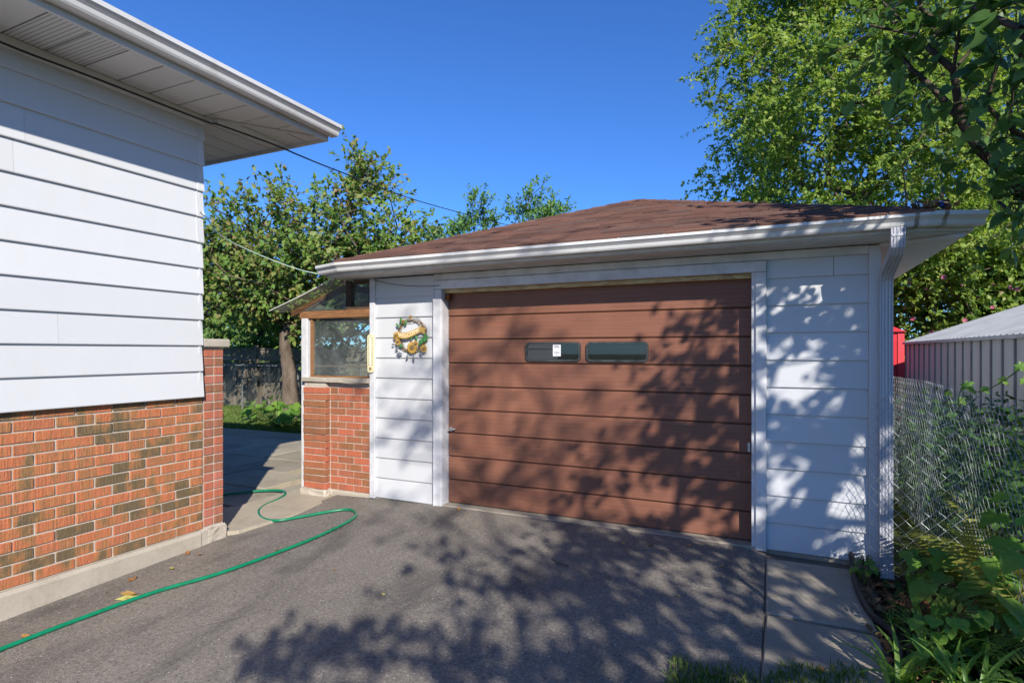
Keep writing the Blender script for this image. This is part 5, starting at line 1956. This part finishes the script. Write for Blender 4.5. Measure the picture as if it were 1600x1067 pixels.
def fern(base, n, L, label, seed, m=None):
    rs = np.random.RandomState(seed)
    t = thing('fern', tuple(base), label, 'fern')
    for k in range(n):
        me = frond_mesh(rs, L * rs.uniform(0.75, 1.15), rs.uniform(0.9, 1.7))
        obj('frond', me, m or lm_fern, t, (base[0], base[1], base[2] - 0.01), (rs.normal(0, .08), rs.normal(0, .08), 2 * math.pi * k / n + rs.normal(0, .25)))


def at(x, y):
    return Vector((x, y, g(x, y)))


fern(at(1.30, 4.30), 13, 0.85, 'yellow green fern against the chain-link mesh', 221)
fern(at(1.28, 3.80), 13, 0.80, 'yellow green fern at the right edge above the lobed leaves', 222)
fern(at(0.92, 4.05), 10, 0.40, 'brown dried fern beside the large rounded leaves', 223, lm_dry)
fern(at(1.50, 4.85), 13, 0.85, 'fern growing behind the chain-link mesh', 224)
fern(at(1.6, 3.4), 12, 0.8, 'fern standing beyond the right edge of the fence', 225)


def weed_mass(name, label, n, xr, yr, hmax, seed, ll=0.075, m=None, kind='stuff', zf=None):
    rs = np.random.RandomState(seed)
    x = rs.uniform(*xr, n)
    y = rs.uniform(*yr, n)
    z = np.array([g(a, b) for a, b in zip(x, y)]) + hmax * rs.uniform(0, 1, n) ** 1.4 * (0.55 + 0.45 * np.sin(x * 4 + y * 3.1))
    P = np.stack([x, y, z], 1)
    D = rs.normal(0, 1, (n, 3)) * np.array([1, 1, 0.5])
    N = rs.normal(0, 0.5, (n, 3)) + np.array([0, -0.2, 1])
    L = ll * rs.uniform(0.6, 1.3, n)
    o = obj(name, leaf_mesh(P, D, N, L, L * 0.72, OVAL), m or lm_weed)
    return tag(o, label, 'plants', kind=kind)


weed_mass('ground_cover', 'low green ground cover under the plants in the garden bed', 3800, (0.66, 2.4), (2.2, 4.85), 0.24, 231, 0.045)
weed_mass('fence_weeds', 'mass of dark leafy weeds behind the chain-link mesh', 7500, (1.25, 2.42), (4.5, 9.5), 1.22, 232, 0.085)
weed_mass('leaf_litter', 'dry brown leaf litter along the black pipe', 420, (0.50, 0.80), (2.7, 4.8), 0.015, 233, 0.05, lm_litter)

# broad vine leaves against the shed
vine = thing('vine', tuple(at(1.25, 5.2)), 'vine with broad green leaves climbing above the fence top', 'vine')
vpts = [at(1.25, 5.2), Vector((1.24, 5.15, 0.8)), cam_pt(1498, 640, 4.0), cam_pt(1504, 606, 4.0), cam_pt(1530, 612, 3.9), cam_pt(1560, 600, 3.8), cam_pt(1596, 575, 3.7)]
MB().tube(spline(vpts, 6), 0.004, 5).build('stem', stem_m, vine)
for (px, py, Z, L) in ((1506, 598, 4.0, .10), (1498, 622, 4.0, .07), (1563, 590, 3.8, .07), (1590, 568, 3.7, .09), (1535, 605, 3.9, .06), (1598, 590, 3.7, .08), (1480, 612, 4.05, .05)):
    d = Vector((0.5, -0.3, -0.6)).normalized()
    n = Vector((-0.2, -0.9, 0.4))
    s_ = n.cross(d).normalized()
    n = d.cross(s_)
    M3 = Matrix(((d.x, s_.x, n.x), (d.y, s_.y, n.y), (d.z, s_.z, n.z)))
    obj('leaf', lob_me, None, vine, tuple(cam_pt(px, py, Z)), M3.to_euler(), (L * 1.1, L, L))

# hostas at the foot of the fruit tree
rs = np.random.RandomState(240)
hb0 = at(-9.75, 9.0)
broad_plant('hosta', hb0, [((hb0.x + rs.normal(0, .42), hb0.y + rs.normal(0, .3), hb0.z + rs.uniform(.12, .5)), rs.uniform(.16, .26)) for _ in range(42)], 'green hosta at the patio edge below the fruit tree', 241)
hb1 = at(-10.6, 9.6)
broad_plant('hosta', hb1, [((hb1.x + rs.normal(0, .4), hb1.y + rs.normal(0, .3), hb1.z + rs.uniform(.12, .6)), rs.uniform(.14, .24)) for _ in range(34)], 'taller leafy plant beside the fruit tree trunk', 242)


def grass(name, label, n, inside, xr, yr, h, w, seed, zoff=-0.05):
    rs = np.random.RandomState(seed)
    x = rs.uniform(*xr, n)
    y = rs.uniform(*yr, n)
    k = np.array([inside(a, b) for a, b in zip(x, y)])
    x, y = x[k], y[k]
    z = np.array([g(a, b) for a, b in zip(x, y)]) + zoff
    P = np.stack([x, y, z], 1)
    m = len(x)
    D = rs.normal(0, 0.42, (m, 3)) + np.array([0, 0, 1.0])
    N = rs.normal(0, 1, (m, 3)) * np.array([1, 1, .2])
    L = h * rs.uniform(0.5, 1.3, m)
    o = obj(name, leaf_mesh(P, D, N, L, np.full(m, w), KITE), lm_grass)
    return tag(o, label, 'grass', kind='stuff')


grass('grass', 'lit lawn grass beyond the patio', 60000, lambda a, b: b > 8.64 and not (a > -5.1 and b < 11.1), (-18, -3), (8.6, 13.5), 0.075, 0.012, 251)
grass('grass', 'short grass patch at the bottom of the picture beside the slabs', 6500, lambda a, b: b < (2.93 + 0.421 * a) / 0.907 + 0.05 * math.sin(a * 9) + 0.035 * math.sin(a * 23), (-0.50, 0.42), (2.2, 3.6), 0.058, 0.005, 252, -0.004)
grass('grass', 'neighbouring grass behind the chain-link fence', 22000, lambda a, b: True, (1.2, 2.5), (4.5, 13), 0.10, 0.012, 253)

# ================================================================== FALLEN LEAVES AND SMALL DEBRIS
lm_fall = leaf_mat('fallen_leaf', [(0.20, 0.09, 0.03), (0.30, 0.17, 0.05), (0.42, 0.30, 0.08)], 0.7, 0.15, 'object')
FALL = (np.array([(0, 0, 0.02), (0.2, 0.34, 0.16), (0.6, 0.36, 0.10), (1, 0.05, 0.20), (0.6, -0.33, 0.18), (0.22, -0.3, 0.05), (0.45, 0, 0.02), (-0.3, 0.03, 0.08)]),
        [(6, 0, 1), (6, 1, 2), (6, 2, 3), (6, 3, 4), (6, 4, 5), (6, 5, 0), (0, 7, 1)])
fall_me = leaf_mesh(np.zeros((1, 3)), np.array([[1., 0, 0]]), np.array([[0, 0, 1.]]), np.ones(1), np.ones(1), FALL)
fall_me.materials.append(lm_fall)
rs = np.random.RandomState(261)


def fallen(px, py, L, label, group=None):
    p = gp(px, py, 0.004)
    o = obj('fallen_leaf', fall_me, None, None, tuple(p), (rs.normal(0, .12), rs.normal(0, .12), rs.uniform(0, 6.3)), (L, L * rs.uniform(.7, 1.1), L * 1.1))
    tag(o, label, 'leaf', group)


fallen(210, 902, 0.075, 'yellow fallen leaf on asphalt below the brick wall', 'fallen leaves')
fallen(266, 888, 0.06, 'curled tan fallen leaf on asphalt nearest the footing block', 'fallen leaves')
fallen(292, 867, 0.06, 'pale yellow fallen leaf against the concrete footing', 'fallen leaves')
fallen(316, 866, 0.05, 'small brown fallen leaf just right of the pale yellow one', 'fallen leaves')
fallen(189, 938, 0.12, 'large reddish brown fallen leaf touching the green hose', 'fallen leaves')
fallen(214, 928, 0.10, 'crumpled dry leaf beside the green hose', 'fallen leaves')
fallen(35, 994, 0.08, 'brown fallen leaf above the hose at the lower left', 'fallen leaves')
fallen(717, 797, 0.055, 'yellow fallen leaf at the left foot of the garage door', 'fallen leaves')
fallen(435, 858, 0.045, 'small tan leaf under the middle of the green hose', 'fallen leaves')
for (px, py, L, lab) in ((925, 826, .045, 'small leaf at the door threshold below the door windows'), (975, 850, .04, 'small leaf a little out from the middle of the door threshold'),
                         (1020, 852, .05, 'greenish leaf close to the right half of the door threshold'), (1075, 853, .05, 'fallen leaf nearest the right end of the door threshold'),
                         (1060, 930, .04, 'small leaf on asphalt left of the upper paving slab'), (600, 930, .03, 'tiny leaf on open asphalt right of the hose'),
                         (520, 890, .03, 'tiny leaf on asphalt below the hose loop'), (1125, 885, .04, 'small leaf on asphalt by the upper slab corner')):
    fallen(px, py, L, lab, 'scattered driveway leaves')
for (px, py, L, lab) in ((1352, 955, .06, 'dry leaf in the joint end between the slabs and the pipe'), (1345, 966, .05, 'reddish leaf just below the slab joint by the pipe'), (1370, 992, .05, 'dry leaf inside the bend of the black pipe'),
                         (1318, 1042, .06, 'dry leaf on the lower edge of the lower slab'), (1285, 1052, .05, 'dry leaf at the border of the grass patch and the slab'), (1250, 1048, .05, 'dry leaf on the grass patch left of the slab edge'),
                         (1380, 1042, .06, 'dry leaf beside the lower end of the black pipe')):
    fallen(px, py, L, lab, 'leaves by the pipe')
# twig on the driveway
o = MB().tube([gp(862, 872, .006), gp(872, 880, .012), gp(888, 884, .006)], 0.004, 5).build('twig', bark_dark)
tag(o, 'thin dry twig on the driveway before the garage door', 'twig')

# things caught on the corner of the garage roof
cp = cam_pt(1473, 319, 3.86)
blue_m = simple('blue_cloth', [(0.05, 0.11, 0.36), (0.12, 0.22, 0.55)], 25, 0.7, 0.3, 0.4, 60)
bm = bmesh.new()
bmesh.ops.create_icosphere(bm, subdivisions=3, radius=0.03)
for w_ in bm.verts:
    q = w_.co.copy()
    w_.co *= 1 + 0.35 * math.sin(q.x * 170 + 1) * math.sin(q.y * 140) + 0.25 * math.sin(q.z * 200 + q.x * 90)
    w_.co.z *= 0.75
me = bpy.data.meshes.new('blue_cloth')
bm.to_mesh(me)
bm.free()
tag(obj('cloth', me, blue_m, None, (cp.x, cp.y, cp.z)), 'crumpled blue cloth scrap on the right corner of the garage roof', 'cloth')
rs = np.random.RandomState(271)
n = 60
cp2 = cam_pt(1455, 322, 3.9)
P = np.array(cp2) + rs.normal(0, 1, (n, 3)) * np.array([0.06, 0.05, 0.014])
o = obj('roof_debris', leaf_mesh(P, rs.normal(0, 1, (n, 3)), rs.normal(0, 1, (n, 3)), np.full(n, 0.05), np.full(n, 0.03), OVAL), lm_litter)
tag(o, 'clump of dead leaves on the right corner of the garage roof', 'debris', kind='stuff')
